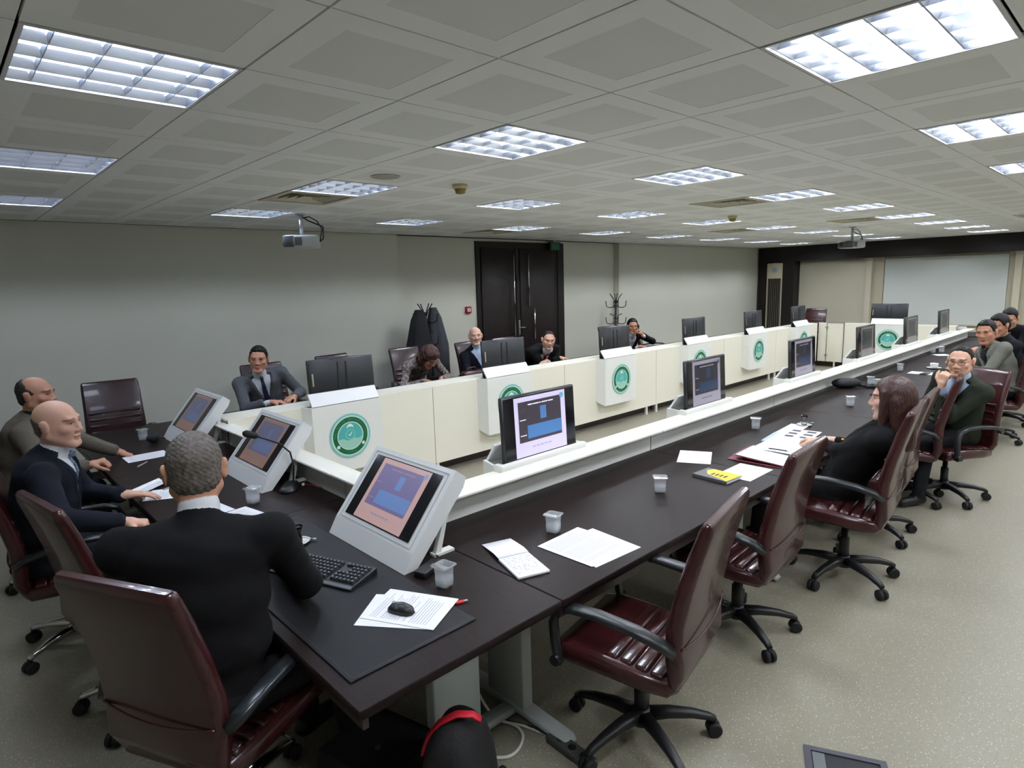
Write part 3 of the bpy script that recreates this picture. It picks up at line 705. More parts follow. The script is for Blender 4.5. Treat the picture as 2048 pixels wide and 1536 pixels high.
# ------------------------------------------------------------------ swivel chairs (local: faces +y)
def chair_meshes(leather, basem, armm):
    P = []
    prof = [(-.185, .40), (-.215, .42), (-.245, .50), (-.238, .60), (-.245, .70), (-.275, .84), (-.315, .98), (-.345, 1.07), (-.352, 1.098), (-.354, 1.108)]
    wid = [.36, .42, .49, .505, .50, .49, .485, .48, .47, .45]; thk = [.03, .05, .062, .066, .064, .06, .056, .05, .04, .022]
    rings = []
    for k, (y, z) in enumerate(prof):
        a = np.array(prof[max(k-1, 0)]); b = np.array(prof[min(k+1, len(prof)-1)]); t = (b-a)/np.linalg.norm(b-a); nrm = np.array([-t[1], t[0]])
        ring = []
        for x, d in rrect(wid[k], thk[k], thk[k]*.42, 3):
            bow = .018*(2*x/.5)**2
            ring.append((x, y+nrm[0]*d*-1+bow, z+nrm[1]*d*-1))
        rings.append(ring)
    back = MB().loft(rings)
    P.append(('backrest', back.mesh('backrest', leather), []))
    ribs = []
    for k in range(5):
        z = .56+k*.062; y = np.interp(z, [p[1] for p in prof], [p[0] for p in prof])+.030
        ribs.append(('cushion_rib', MB().strap([(-.215, y+.012, z), (-.2, y+.004, z), (0, y-.002, z), (.2, y+.004, z), (.215, y+.012, z)], [.045, .056, .056, .056, .045], [.01, .028, .03, .028, .01], side=(0, .15, 1), rr=.48).mesh('cushion_rib', leather)))
    ribs.append(('piping', MB().tube([(x, -.2735+.018*(2*x/.5)**2, .625-.03*math.cos(x*5.5)) for x in np.linspace(-.235, .235, 13)], .004, 6).mesh('piping', leather)))
    P[0] = (P[0][0], P[0][1], ribs)
    sp = [(.275, .435), (.285, .455), (.27, .48), (.2, .492), (.05, .488), (-.1, .474), (-.2, .464), (-.235, .45)]
    srings = []
    sw = [.42, .47, .5, .515, .515, .5, .47, .40]; stk = [.02, .05, .075, .085, .085, .08, .07, .03]
    for k, (y, z) in enumerate(sp):
        srings.append([(x, y, z-stk[k]/2+d) for x, d in rrect(sw[k], stk[k], min(.03, stk[k]*.4), 3)])
    seat = MB().loft(srings)
    sr = []
    for k in range(4):
        y = .03-k*.062; z = np.interp(y, [-.2, -.1, .05], [.464, .474, .488])
        sr.append(('cushion_rib', MB().strap([(-.225, y, z-.004), (-.21, y, z), (0, y, z+.002), (.21, y, z), (.225, y, z-.004)], [.045, .057, .057, .057, .045], [.008, .024, .026, .024, .008], side=(0, 1, 0), rr=.48).mesh('cushion_rib', leather)))
    P.append(('seat', seat.mesh('seat', leather), sr))
    for s in (-1, 1):
        x = s*.285
        path = [(x*.9, -.235, .61), (x, -.2, .645), (x, -.1, .668), (x, .05, .682), (x, .16, .678), (x, .225, .655), (x, .25, .60), (x, .245, .52), (x, .235, .455), (x*.97, .228, .42)]
        P.append(('armrest', MB().strap(path, [.05, .055, .058, .058, .056, .05, .046, .044, .042, .04], [.028, .03, .03, .028, .028, .03, .03, .028, .028, .025], side=(1, 0, 0), rr=.35).mesh('armrest', armm), [('bolt_cap', MB().lathe([(.022, -.012), (.022, .012), (.01, .018)], (x+s*.02, .232, .445), 12, axis='x').mesh('bolt_cap', M_black))]))
    P.append(('gas_lift', MB().lathe([(.03, .10), (.03, .26), (.02, .262), (.02, .40)], n=14).mesh('gas_lift', M_black), []))
    P.append(('mechanism', MB().rbox((-.09, -.13, .37), (.09, .11, .415), .01).tube([(.08, .03, .39), (.2, .03, .385), (.26, .03, .375)], .007, 6).mesh('mechanism', M_black), []))
    P.append(('hub', MB().lathe([(.045, .075), (.048, .09), (.042, .13), (.033, .145)], n=16).mesh('hub', basem), []))
    for q in range(5):
        a = math.radians(18+72*q); c, s = math.cos(a), math.sin(a)
        leg = MB().strap([(.03*c, .03*s, .112), (.12*c, .12*s, .115), (.22*c, .22*s, .105), (.29*c, .29*s, .088), (.315*c, .315*s, .075)], [.06, .052, .042, .036, .03], [.05, .045, .034, .028, .024], side=(-s, c, 0), rr=.35)
        w = MB()
        px, py = -s, c
        for d in (-.016, .016):
            cx, cy = .312*c+px*d, .312*s+py*d
            rings = []
            for off, r in ((-.012, .026), (-.008, .031), (.008, .031), (.012, .026)):
                rings.append([(cx+px*off+c*r*math.cos(t), cy+py*off+s*r*math.cos(t), .031+r*math.sin(t)) for t in np.linspace(0, 2*math.pi, 15)[:-1]])
            w.loft(rings)
        w.tube([(.312*c, .312*s, .03), (.312*c, .312*s, .075)], .011, 8)
        P.append(('base_leg', leg.mesh('base_leg', basem), [('caster', w.mesh('caster', M_blackm))]))
    return P
CH_R = chair_meshes(M_leather, M_black, mat('black armrest plastic', '26292b', .35))
CH_C = chair_meshes(M_leather, M_chrome, mat('padded black armrest', '1f2426', .28))
CH_D = chair_meshes(M_leatherd, M_black, MATS['black armrest plastic'])
def chair(label, x, y, heading, kit=None, group=None, dz=0):
    """heading: direction the sitter faces, degrees from +x"""
    t = thing('swivel_chair', label, 'chair', (x, y, 0), math.radians(heading-90), group)
    for nm, me, sub in (kit or CH_R):
        p = link(nm, me, t)
        for n2, m2 in sub: link(n2, m2, p)
    return t
# (x, y) is the column position; the backrest top stands .35 behind it
def chair_top(label, tx, ty, heading, kit=None, group=None):
    h = math.radians(heading); return chair(label, tx+.35*math.cos(h), ty+.35*math.sin(h), heading, kit, group)
GN = 'chairs along the near side'
chair_top('burgundy leather swivel chair, empty, beside the corner desk and the floor box', 1.77, -1.17, 101, None, GN)
chair_top('empty burgundy swivel chair pushed up beside the yellow book', 2.78, -1.07, 93, None, GN)
chair_top('burgundy swivel chair the dark-haired woman sits in', 3.83, -1.27, 96, None, GN).scale = (1, 1, 1.05)
chair_top('empty burgundy swivel chair directly behind the dark-haired woman', 4.70, -1.15, 95, None, GN)
chair_top('empty burgundy swivel chair in front of the man with glasses', 5.72, -1.12, 100, None, GN)
chair_top('turned burgundy swivel chair the man with glasses sits in', 6.22, -1.18, 152, None, GN)
chair_top('burgundy swivel chair the man in light grey jacket sits in', 8.5, -1.26, 105, None, GN)
chair_top('burgundy swivel chair hidden behind the man in light grey jacket', 9.55, -1.2, 100, None, GN)
chair_top('burgundy swivel chair of the farthest bearded man', 11.2, -1.2, 105, None, GN)
GL = 'chairs at the head table'
chair_top('burgundy swivel chair of the man seen from behind, at the bottom edge', 0.0, -.17, 27, CH_C, GL)
chair_top('empty burgundy swivel chair with chrome base between the two nearest men', -.06, .92, 10, CH_C, GL)
chair_top('burgundy swivel chair the bald man in navy suit sits in', -.20, 1.88, -8, CH_C, GL)
chair_top('burgundy swivel chair of the man in brown-grey jacket', -.18, 3.05, -8, CH_C, GL)
chair_top('empty dark ribbed chair facing the camera beside the tilted consoles', .93, 4.85, -95, CH_D, GL)
GO = 'chairs along the panelled side'
chair_top('dark chair behind the grey-suited man', 2.43, 4.92, -90, CH_D, GO)
chair_top('empty dark chair behind the first back-turned monitor', 3.37, 5.05, -82, CH_D, GO)
chair_top('dark brown chair of the curly-haired woman', 4.42, 5.0, -88, CH_D, GO)
chair_top('dark chair of the bald man in pale blue shirt', 5.42, 4.85, -85, CH_D, GO)
chair_top('dark chair of the man in red tie', 6.2, 4.9, -90, CH_D, GO)
chair_top('dark chair behind the man with headphones', 8.75, 4.85, -95, CH_D, GO)
chair_top('burgundy chair at the far corner behind the small gate', 15.7, 3.75, 185, CH_R, GO)
t = chair('empty dark chair seen only by its armrest past the man with headphones', 9.9, 4.62, -60, CH_D, GO)

# ------------------------------------------------------------------ people: smooth blended volumes turned into one surface
def V3(*a): return np.array(a, float)
def unit(v): v = np.array(v, float); return v/(np.linalg.norm(v)+1e-12)
class Grp:
    """a set of blended primitives of one material"""
    def __init__(s, k=.02): s.p = []; s.k = k; s.cut = []
    def cap(s, a, b, ra, rb=None, k=None): s.p.append(('c', V3(*a), V3(*b), ra, ra if rb is None else rb, k)); return s
    def ell(s, c, r, M=None, k=None): s.p.append(('e', V3(*c), V3(*r), np.eye(3) if M is None else M, None, k)); return s
    def sub(s, c, r, M=None, k=.008): s.cut.append((V3(*c), V3(*r), np.eye(3) if M is None else M, k)); return s
def _ell(X, c, r, M):
    q = (X-c) @ M                 # columns of M = local axes
    k0 = np.linalg.norm(q/r, axis=-1); k1 = np.linalg.norm(q/(r*r), axis=-1)+1e-9
    return k0*(k0-1)/k1
def _cap(X, a, b, ra, rb):
    ab = b-a; t = np.clip(((X-a) @ ab)/(ab @ ab+1e-12), 0, 1)
    return np.linalg.norm(X-a-t[..., None]*ab, axis=-1)-(ra+(rb-ra)*t)
def bounds(g):
    lo, hi = [], []
    for p in g.p:
        if p[0] == 'c': r = max(p[3], p[4]); lo.append(np.minimum(p[1], p[2])-r); hi.append(np.maximum(p[1], p[2])+r)
        else: r = np.max(p[2]); lo.append(p[1]-r); hi.append(p[1]+r)
    return np.min(lo, 0), np.max(hi, 0)
def gfield(g, ax, ay, az, pad=.045):
    f = np.full((len(ax), len(ay), len(az)), .2, np.float32)
    def rng(lo, hi):
        s = []
        for A, l, h in zip((ax, ay, az), lo, hi):
            i0, i1 = np.searchsorted(A, l-pad), np.searchsorted(A, h+pad); s.append(slice(i0, i1))
        return tuple(s)
    def pts(s):
        X = np.empty((len(ax[s[0]]), len(ay[s[1]]), len(az[s[2]]), 3), np.float32)
        X[..., 0] = ax[s[0]][:, None, None]; X[..., 1] = ay[s[1]][None, :, None]; X[..., 2] = az[s[2]][None, None, :]
        return X
    for p in g.p:
        if p[0] == 'c': r = max(p[3], p[4]); s = rng(np.minimum(p[1], p[2])-r, np.maximum(p[1], p[2])+r)
        else: r = np.max(p[2]); s = rng(p[1]-r, p[1]+r)
        if min(q.stop-q.start for q in s) <= 0: continue
        X = pts(s); d = _cap(X, *p[1:5]) if p[0] == 'c' else _ell(X, *p[1:4])
        k = p[5] or g.k; a = f[s]; h = np.clip(.5+.5*(a-d)/k, 0, 1)
        f[s] = a*(1-h)+d*h-k*h*(1-h)
    for c, r, M, k in g.cut:
        rr = np.max(r); s = rng(c-rr, c+rr)
        if min(q.stop-q.start for q in s) <= 0: continue
        d = -_ell(pts(s), c, r, M); a = f[s]; h = np.clip(.5-.5*(a-d)/k, 0, 1)
        f[s] = a*(1-h)+d*h+k*h*(1-h)
    return f
def nets(f, o, h):
    """naive surface nets: field on a grid -> (verts, quads)"""
    ins = f < 0; nx, ny, nz = f.shape
    cs = np.zeros((nx-1, ny-1, nz-1), np.int8)
    for dx in (0, 1):
        for dy in (0, 1):
            for dz in (0, 1): cs += ins[dx:nx-1+dx, dy:ny-1+dy, dz:nz-1+dz]
    act = (cs > 0) & (cs < 8); idx = np.argwhere(act)
    if len(idx) == 0: return np.zeros((0, 3)), np.zeros((0, 4), int)
    num = np.full(act.shape, -1, np.int64); num[act] = np.arange(len(idx))
    acc = np.zeros((len(idx), 3)); cnt = np.zeros(len(idx))
    cor = [(a, b, c) for a in (0, 1) for b in (0, 1) for c in (0, 1)]
    for A in cor:
        for d in range(3):
            if A[d]: continue
            B = list(A); B[d] = 1
            fa = f[idx[:, 0]+A[0], idx[:, 1]+A[1], idx[:, 2]+A[2]]; fb = f[idx[:, 0]+B[0], idx[:, 1]+B[1], idx[:, 2]+B[2]]
            m = (fa < 0) != (fb < 0); t = np.where(m, fa/(fa-fb+1e-12*(fa == fb)), 0)
            p = np.array(A, float)[None].repeat(len(idx), 0); p[:, d] = t
            acc[m] += p[m]; cnt[m] += 1
    vs = o+h*(idx+acc/cnt[:, None])
    qs = []
    for d in range(3):
        e1, e2 = [(1, 2), (2, 0), (0, 1)][d]
        sl0 = [slice(0, None)]*3; sl0[d] = slice(0, -1); sl1 = [slice(0, None)]*3; sl1[d] = slice(1, None)
        ch = ins[tuple(sl0)] != ins[tuple(sl1)]; E = np.argwhere(ch)
        lim = np.array(act.shape); ok = (E[:, e1] > 0) & (E[:, e2] > 0) & (E[:, e1] < lim[e1]) & (E[:, e2] < lim[e2]) & (E[:, d] < lim[d]); E = E[ok]
        if not len(E): continue
        def at(a, b): Q = E.copy(); Q[:, e1] -= a; Q[:, e2] -= b; return num[Q[:, 0], Q[:, 1], Q[:, 2]]
        q = np.stack([at(1, 1), at(0, 1), at(0, 0), at(1, 0)], 1)
        fl = ins[E[:, 0], E[:, 1], E[:, 2]]
        q[~fl] = q[~fl][:, ::-1]; qs.append(q)
    q = np.concatenate(qs); q = q[(q >= 0).all(1)]
    return vs, q
def region(groups, lo, hi, h, post=None):
    """all groups sampled in a box -> verts, quads, material index per quad"""
    n = np.ceil((hi-lo)/h).astype(int)+2
    ax, ay, az = [lo[i]+h*np.arange(n[i]) for i in range(3)]
    F = [gfield(g, ax, ay, az) for g in groups]
    if post: post(F, ax, ay, az)
    tot = np.minimum.reduce(F)
    v, q = nets(tot, lo, h)
    if not len(q): return v, q, np.zeros(0, int)
    c = (v[q].mean(1)-lo)/h; i0 = np.clip(np.floor(c).astype(int), 0, n-2); fr = c-i0
    def tri(f):
        r = 0
        for a in (0, 1):
            for b in (0, 1):
                for d in (0, 1): r = r+f[i0[:, 0]+a, i0[:, 1]+b, i0[:, 2]+d]*np.abs(1-a-fr[:, 0])*np.abs(1-b-fr[:, 1])*np.abs(1-d-fr[:, 2])
        return r
    mi = np.argmin(np.stack([tri(f) for f in F]), 0)
    return v, q, mi
def mesh_np(name, v, q, mi, mats, tint=None):
    me = bpy.data.meshes.new(name); used = np.unique(q); re = np.full(len(v), -1); re[used] = np.arange(len(used)); v = v[used]; q = re[q]
    me.vertices.add(len(v)); me.vertices.foreach_set('co', v.astype(np.float32).ravel())
    me.loops.add(q.size); me.loops.foreach_set('vertex_index', q.astype(np.int32).ravel())
    me.polygons.add(len(q)); me.polygons.foreach_set('loop_start', np.arange(0, q.size, 4, dtype=np.int32))
    me.polygons.foreach_set('material_index', mi.astype(np.int32)); me.polygons.foreach_set('use_smooth', np.ones(len(q), bool))
    for m in mats: me.materials.append(m)
    if tint is not None:
        a = me.color_attributes.new('tint', 'FLOAT_COLOR', 'POINT'); t = tint(v); a.data.foreach_set('color', np.concatenate([t, np.ones((len(t), 1))], 1).astype(np.float32).ravel())
    me.update(); me.validate(); return me
def rotm(yaw, pitch=0, roll=0):
    """columns: right, forward, up. yaw degrees from +x of the forward direction, pitch up positive, roll to the right"""
    y, p, r = map(math.radians, (yaw, pitch, roll))
    f = V3(math.cos(y)*math.cos(p), math.sin(y)*math.cos(p), math.sin(p)); rt = V3(math.sin(y), -math.cos(y), 0); up = np.cross(rt, f)
    rt2 = rt*math.cos(r)-up*math.sin(r); up2 = up*math.cos(r)+rt*math.sin(r)
    return np.stack([rt2, f, up2], 1)
def ik(S, W, la, lb, pole):
    d = W-S; L = np.linalg.norm(d); m = min(L, (la+lb)*.999); dn = d/L; W2 = S+dn*m
    a = (la*la-lb*lb+m*m)/(2*m); h = math.sqrt(max(la*la-a*a, 0)); pv = np.array(pole, float); pv = pv-(pv @ dn)*dn; pv = unit(pv)
    return S+dn*a+pv*h, W2
def smooth(x, a, b): t = np.clip((x-a)/(b-a), 0, 1); return t*t*(3-2*t)

def add_hand(g, W, d, n, side, curl=(25, 30, 20), spread=6, s=1.0, thumb=35):
    """W wrist, d pointing direction, n palm normal, side +1: thumb lies on the -right side of d x n"""
    d = unit(d); n = unit(n-(n @ d)*d); lat = np.cross(d, n)*side       # lat points to the thumb side
    pr = (.026, .009, -.009, -.026); ln = (.95, 1.05, 1.0, .8)
    g.cap(W-d*.02*s, W+d*.02*s, .024*s, .026*s)
    for i in range(4):
        kn = W+d*(.085-.004*abs(i-1))*s+lat*pr[i]*s
        g.cap(W+d*.02*s+lat*pr[i]*.6*s, kn, .0135*s, .0115*s, .012)
        a = 0; p = kn; dirv = unit(d+lat*math.radians(spread)*(1.2-i*.8))
        for j, (L, r) in enumerate(((.043, .0098), (.027, .009), (.021, .0082))):
            a += math.radians(curl[j]); v = dirv*math.cos(a)+n*math.sin(a); q = p+v*L*ln[i]*s
            g.cap(p, q, r*s*(1.0 if i < 3 else .9), (r-.0012)*s, .004); p = q
    b = W+d*.025*s+lat*.022*s; t1 = b+unit(d*.75+lat*.8+n*.35)*.042*s; ta = math.radians(thumb)
    t2 = t1+unit(d*math.cos(ta)+lat*.25+n*math.sin(ta))*.034*s; t3 = t2+unit(d*math.cos(ta*1.3)-lat*.05+n*math.sin(ta*1.3))*.026*s
    g.cap(b, t1, .016*s, .0125*s, .01); g.cap(t1, t2, .0118*s, .0105*s, .005); g.cap(t2, t3, .0103*s, .0085*s, .005)

def head_prims(g, H, R, s, jaw=1.0, female=False, nohear=False):
    def w(x, y, z): return H+R @ (V3(x, y, z)*s)
    g.ell(w(0, -.012, .028), V3(.077, .096, .085)*s, R, .02)
    g.ell(w(0, .022, -.040), V3(.0595*jaw, .068, .078)*s, R, .03)
    g.ell(w(0, -.005, -.03), V3(.066*jaw, .075, .06)*s, R, .03)
    g.cap(w(-.012, .070, -.106), w(.012, .070, -.106), .020*s*(.9 if female else 1), None, .02)
    for q in (-1, 1):
        g.cap(w(q*.056*jaw, -.008, -.055), w(q*.020, .062, -.102), .020*s, .018*s, .02)
        g.ell(w(q*.043, .058, -.022), V3(.026, .022, .02)*s, R, .02)
        if nohear: continue
        g.ell(w(q*.082, -.012, -.004), V3(.010, .021, .033)*s, R @ rotm(90-q*18, 0, 0)[:, :], .006)
        g.ell(w(q*.086, -.018, .012), V3(.009, .016, .018)*s, R, .006)
    g.cap(w(-.036, .077, .022), w(.036, .077, .022), .0125*s, None, .02)
    g.cap(w(0, .082, .010), w(0, .101, -.030), .0095*s, .0135*s, .012)
    for q in (-1, 1): g.ell(w(q*.013, .092, -.036), V3(.010, .012, .009)*s, R, .008)
    g.ell(w(0, .086, -.062), V3(.024, .011, .0065)*s, R, .004)
    g.ell(w(0, .084, -.075), V3(.021, .011, .0075)*s, R, .004)
    for q in (-1, 1):
        g.sub(w(q*.031, .104, .003), V3(.017, .015, .011)*s, R, .014)
        g.sub(w(q*.014, .103, -.047), V3(.004, .006, .003)*s, R, .004)
    g.sub(w(0, .112, -.0685), V3(.024, .018, .0022)*s, R, .003)
    return w

HAIRFN = {}
def zcurve(ys, zs): return lambda y: np.interp(y, ys, zs)
#  hair is kept where low(y) < z < high(y) in head space (y forward, z up)
LOWS = {'short': zcurve((-.12, -.06, -.030, -.015, .02, .035, .05, .068, .09), (-.075, -.075, -.06, -.02, -.015, .015, .055, .076, .086)),
        'sides': zcurve((-.12, -.06, -.030, -.015, .02, .04, .055), (-.075, -.075, -.06, -.02, -.012, .03, .2)),
        'full': zcurve((-.12, -.06, -.030, .03, .05, .068, .1), (-.2, -.2, -.12, -.03, .03, .06, .07)),
        'reced': zcurve((-.12, -.06, -.030, -.015, .01, .025, .045, .06, .075), (-.075, -.075, -.06, -.02, -.015, .02, .07, .095, .14))}
def person(spec):
    s_ = spec; hs = s_.get('hs', 1.0); bw = s_.get('bulk', 1.0); fem = s_.get('female', False)
    H = V3(*s_['head']); hy, hp, hr = s_['hrot']; R = rotm(hy, hp, hr)
    B = rotm(s_['body'])                      # shoulders frame (upright)
    hip = V3(s_['hip'][0], s_['hip'][1], .57)
    neck = H+R @ V3(0, -.035, -.118)*hs+V3(0, 0, -.03)
    sp = neck-hip; up = unit(sp); rt = B[:, 0]; fw = unit(np.cross(up, rt)); rt = np.cross(fw, up); TM = np.stack([rt, fw, up], 1); Ls = np.linalg.norm(sp)
    bow = -fw*s_.get('slump', .03)
    def S(t, f=0, x=0): return hip+sp*t+bow*math.sin(math.pi*min(max(t, 0), 1))+fw*f+rt*x
    skin = Grp(.012); shirt = Grp(.03); jack = Grp(.035); trou = Grp(.03); shoe = Grp(.02)
    w = head_prims(skin, H, R, hs, s_.get('jaw', 1.0), fem, fem)
    skin.cap(w(0, -.022, -.06), neck-up*.05, .053*hs*(.85 if fem else 1), .060*(.85 if fem else 1), .03)
    # torso: inner layer then jacket
    tor = [((.02, 0, 0), (.175, .125, .13)), ((.30, .02*bw, 0), (.165*bw, .125*bw, .15)), ((.55, .015, 0), (.172*bw, .122*bw, .16)), ((.78, .0, 0), (.185*bw, .112*bw, .12))]
    shw = s_.get('shw', .185)*bw
    shL, shR = S(.865, -.01, -shw), S(.865, -.01, shw)
    dsl = s_.get('shd', (0, 0)); shL = shL+up*dsl[0]; shR = shR+up*dsl[1]
    for (t, f, x), r in tor: shirt.ell(S(t, f, x), V3(*r)*(.92 if fem else 1), TM)
    shirt.cap(S(.95), S(1.02, .005), .066, .058, .02)
    # shirt collar ring
    if s_.get('collar', True): shirt.cap(S(.985, -.004), S(1.0, .002)+up*.034, .070, .0665, .004)
    J = s_.get('jacket')
    top = jack if J else shirt
    th = .017 if J else .0
    if J:
        for (t, f, x), r in tor: jack.ell(S(t, f, x), (V3(*r)+th), TM)
        jack.cap(S(.93, -.03), S(.975, -.022), .074, .066, .02)
    for sgn, sh in ((-1, shL), (1, shR)):
        top.ell(sh+up*.0, V3(.062, .064, .062)*(bw*.5+.5), TM); top.cap(S(.93, -.012), sh, .058, .052, .05)
    la, lb = s_.get('arm', (.30, .265))
    for key, sh, sd in (('L', shL, -1), ('R', shR, 1)):
        W, pole, dirn, nrm, curl = s_['arm'+key]
        W = V3(*W); E, W = ik(sh, W, la, lb, V3(*pole) if pole is not None else V3(0, 0, -1)+rt*sd*.6)
        ar = (.060, .049, .036) if not fem else (.052, .042, .031)
        ar = [a*(.5+.5*bw)+(.004 if J else 0) for a in ar]
        fd = unit(W-E)
        top.cap(sh, E, ar[0], ar[1], .03); top.cap(E, W-fd*.03, ar[1]*1.02, ar[2]*1.08, .02)
        if J and s_.get('cuff', True): shirt.cap(W-fd*.045, W-fd*.012, .031, .030, .004)
        skin.cap(W-fd*.06, W, .025, .024, .01)
        s_['ew'+key] = (E, W)
        hd = unit(V3(*dirn)) if dirn is not None else fd
        add_hand(skin, W+hd*.012, hd, V3(*nrm), -sd, curl, s_.get('spread', 6), (.92 if fem else 1.0)*s_.get('hands', 1.05))
    kn = s_.get('knee', .44)
    for sd in (-1, 1):
        bf = rotm(s_.get('legs', s_['body'])); hpnt = hip+bf[:, 0]*.085*sd+V3(0, 0, -.02); k = hpnt+bf[:, 1]*kn+bf[:, 0]*.05*sd+V3(0, 0, .0); k[2] = .53
        an = k+bf[:, 1]*s_.get('foot', .05)+V3(0, 0, -.45); an[2] = .09
        trou.cap(hpnt, k, .088, .066, .04); trou.cap(k, an, .064, .048, .03)
        shoe.cap(an+V3(0, 0, -.035)-bf[:, 1]*.03, an+bf[:, 1]*.16+V3(0, 0, -.045), .042, .036)
    trou.ell(hip+V3(0, 0, -.02), V3(.185, .14, .12), TM)
    groups = [skin, shirt, jack, trou, shoe] if J else [skin, shirt, trou, shoe]
    # jacket front opening
    t0, wv = s_.get('vee', (.42, .105))
    def post(F, ax, ay, az):
        X = np.stack(np.meshgrid(ax, ay, az, indexing='ij'), -1).astype(np.float32)
        q = (X-hip) @ TM; tz = q[..., 2]/Ls
        if J:
            half = np.clip((tz-t0)/(1.0-t0), -.2, 1.3)*wv
            wedge = np.maximum(np.abs(q[..., 0])-half, -(q[..., 1]-.02))
            lap = smooth(-np.abs(wedge-.022), -.024, -.012)*(tz > t0)*.006*(q[..., 1] > .02)
            F[2] = np.maximum(F[2]-lap, -wedge)
            F[2] = F[2]+.0022*np.sin(X[..., 0]*38+np.sin(X[..., 2]*23)*2)*np.sin(X[..., 2]*31+X[..., 1]*17)
        else:
            F[1] = F[1]+.002*np.sin(X[..., 0]*40+X[..., 2]*25)*np.sin(X[..., 2]*33+X[..., 1]*20)
        # hide skin of the neck inside the collar
    res, fine = s_['res']
    lo, hi = np.min([bounds(g)[0] for g in groups if g.p], 0)-.03, np.max([bounds(g)[1] for g in groups if g.p], 0)+.03
    v, q, mi = region(groups, lo, hi, res, post)
    boxes = [(H-V3(.15, .15, .235)*hs, H+.15*hs)]
    for key in 'LR':
        c = V3(*s_['arm'+key][0]); boxes.append((c-.15, c+.15))
    allv, allq, allm = [], [], []
    cen = v[q].mean(1); keep = np.ones(len(q), bool)
    for a, b in boxes: keep &= ~((cen > a+res).all(1) & (cen < b-res).all(1))
    allv.append(v); allq.append(q[keep]); allm.append(mi[keep]); off = len(v)
    done = []
    for a, b in boxes:
        v2, q2, m2 = region(groups, a-fine, b+fine, fine, post)
        if not len(q2): continue
        c2 = v2[q2].mean(1); kp = ((c2 >= a) & (c2 <= b)).all(1)
        for da, db in done: kp &= ~((c2 > da) & (c2 < db)).all(1)
        done.append((a, b))
        allv.append(v2); allq.append(q2[kp]+off); allm.append(m2[kp]); off += len(v2)
    v = np.concatenate(allv); q = np.concatenate(allq); mi = np.concatenate(allm)
    tone = V3(*s_.get('stubble', (0, 0, 0)))
    def tint(P):
        L = ((P-H) @ R)/hs; x, y, z = L[:, 0], L[:, 1], L[:, 2]; ax_ = np.abs(x)
        t = np.ones((len(P), 3)); face = (y > .035) & (np.linalg.norm(L, axis=1) < .17)
        def mixc(m, c):
            m = (m*face)[:, None]; t[:] = t*(1-m)+np.array(c)*m
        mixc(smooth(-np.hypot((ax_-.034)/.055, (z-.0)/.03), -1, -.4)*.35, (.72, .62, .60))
        mixc(smooth(-np.hypot(ax_-.05, z+.03), -.035, -.005)*.35, (1.08, .86, .82))
        if tone.any(): mixc((smooth(-z, .045, .065)*smooth(-y, -.14, -.05)*.0+smooth(-z, .048, .066)*(1-smooth(np.abs(z+.068)+ax_*.3, .0, .012)*.0))*tone[0], (.45, .42, .43))
        if tone[1]: mixc(smooth(-np.abs(z+.052), -.009, -.005)*(ax_ < .03)*tone[1], (.35, .27, .24))
        mixc(smooth(-np.hypot(x/.024, (z+.069)/.011), -1, -.7)*.7, (.80, .50, .48))
        mixc(smooth(-np.abs(z+.0687), -.0028, -.001)*(ax_ < .023), (.35, .2, .2))
        bc = s_.get('brow', (.22, .16, .13))
        mixc(smooth(-np.abs(z-.0225-.006*np.cos((ax_-.03)*60)*.5), -.0062, -.003)*smooth(-np.abs(ax_-.034), -.026, -.018), bc)
        eye = smooth(-np.hypot((ax_-.0315)/.0155, (z-.004)/.0056), -1, -.75)
        if s_.get('eyes', True):
            mixc(eye, (.92, .92, .95)); mixc(smooth(-np.hypot(ax_-.0315, z-.004), -.0062, -.0045)*eye, (.12, .09, .08))
        mixc(smooth(-np.abs(z-.0098), -.0026, -.001)*smooth(-np.abs(ax_-.0315), -.017, -.012), (.25, .18, .16))
        return t
    mats = [s_['skin_m'], s_['shirt_m']]+([s_['jacket']] if J else [])+[s_['trou_m'], M_black]
    me = mesh_np('person', v, q, mi, mats, tint)
    o = link('person', me); tag(o, s_['label'], 'person', s_.get('group'))
    # hair
    st = s_.get('hair')
    if st:
        g = Grp(.012); inf = s_.get('hvol', .010)
        g.ell(w(0, -.014, .030), V3(.0775+inf*(.8 if fem else .4), .096+inf*.8, .086+inf*1.15)*hs, R)
        g.ell(w(0, -.03, -.02), V3(.070+inf*(.7 if fem else .5), .070+inf*.8, .075)*hs, R)
        for c, r in s_.get('hadd', ()): g.ell(w(*c), V3(*r)*hs, R)
        for a, b, ra, rb in s_.get('hlock', ()): g.cap(w(*a), w(*b), ra*hs, rb*hs)
        low = LOWS[st]; hgh = s_.get('htop'); amp, fr = s_.get('hnoise', (.002, 150))
        def hpost(F, ax, ay, az):
            X = np.stack(np.meshgrid(ax, ay, az, indexing='ij'), -1); L = ((X-H) @ R)/hs
            x, y, z = L[..., 0], L[..., 1], L[..., 2]
            if s_.get('strand'): F[0] = F[0]+.0016*np.sin(np.arctan2(x, -y)*46+3*np.sin(z*16))+.001*np.sin(np.arctan2(x, -y)*97+4*np.sin(z*11))
            F[0] = F[0]+amp*(np.sin(x*fr+np.sin(z*fr*.6)*1.5)*np.sin(y*fr*.8+z*fr*.5)+.6*np.sin(z*fr*1.7+x*fr*1.3))
            if not s_.get('hopen'):
                b_ = (z-low(y)-.016*smooth(np.abs(x), .022, .05)*smooth(y, .02, .05)-.0035*np.sin(x*150+y*60)*smooth(y, .0, .04)-.003*np.sin(x*310+z*90))*.7; F[0] = np.maximum(F[0]+(inf*.8+.002)*(1-smooth(b_, 0, .022)), -b_)
            else: F[0] = np.maximum(F[0], np.minimum((low(y)-z)*.7, y-s_['hopen']))
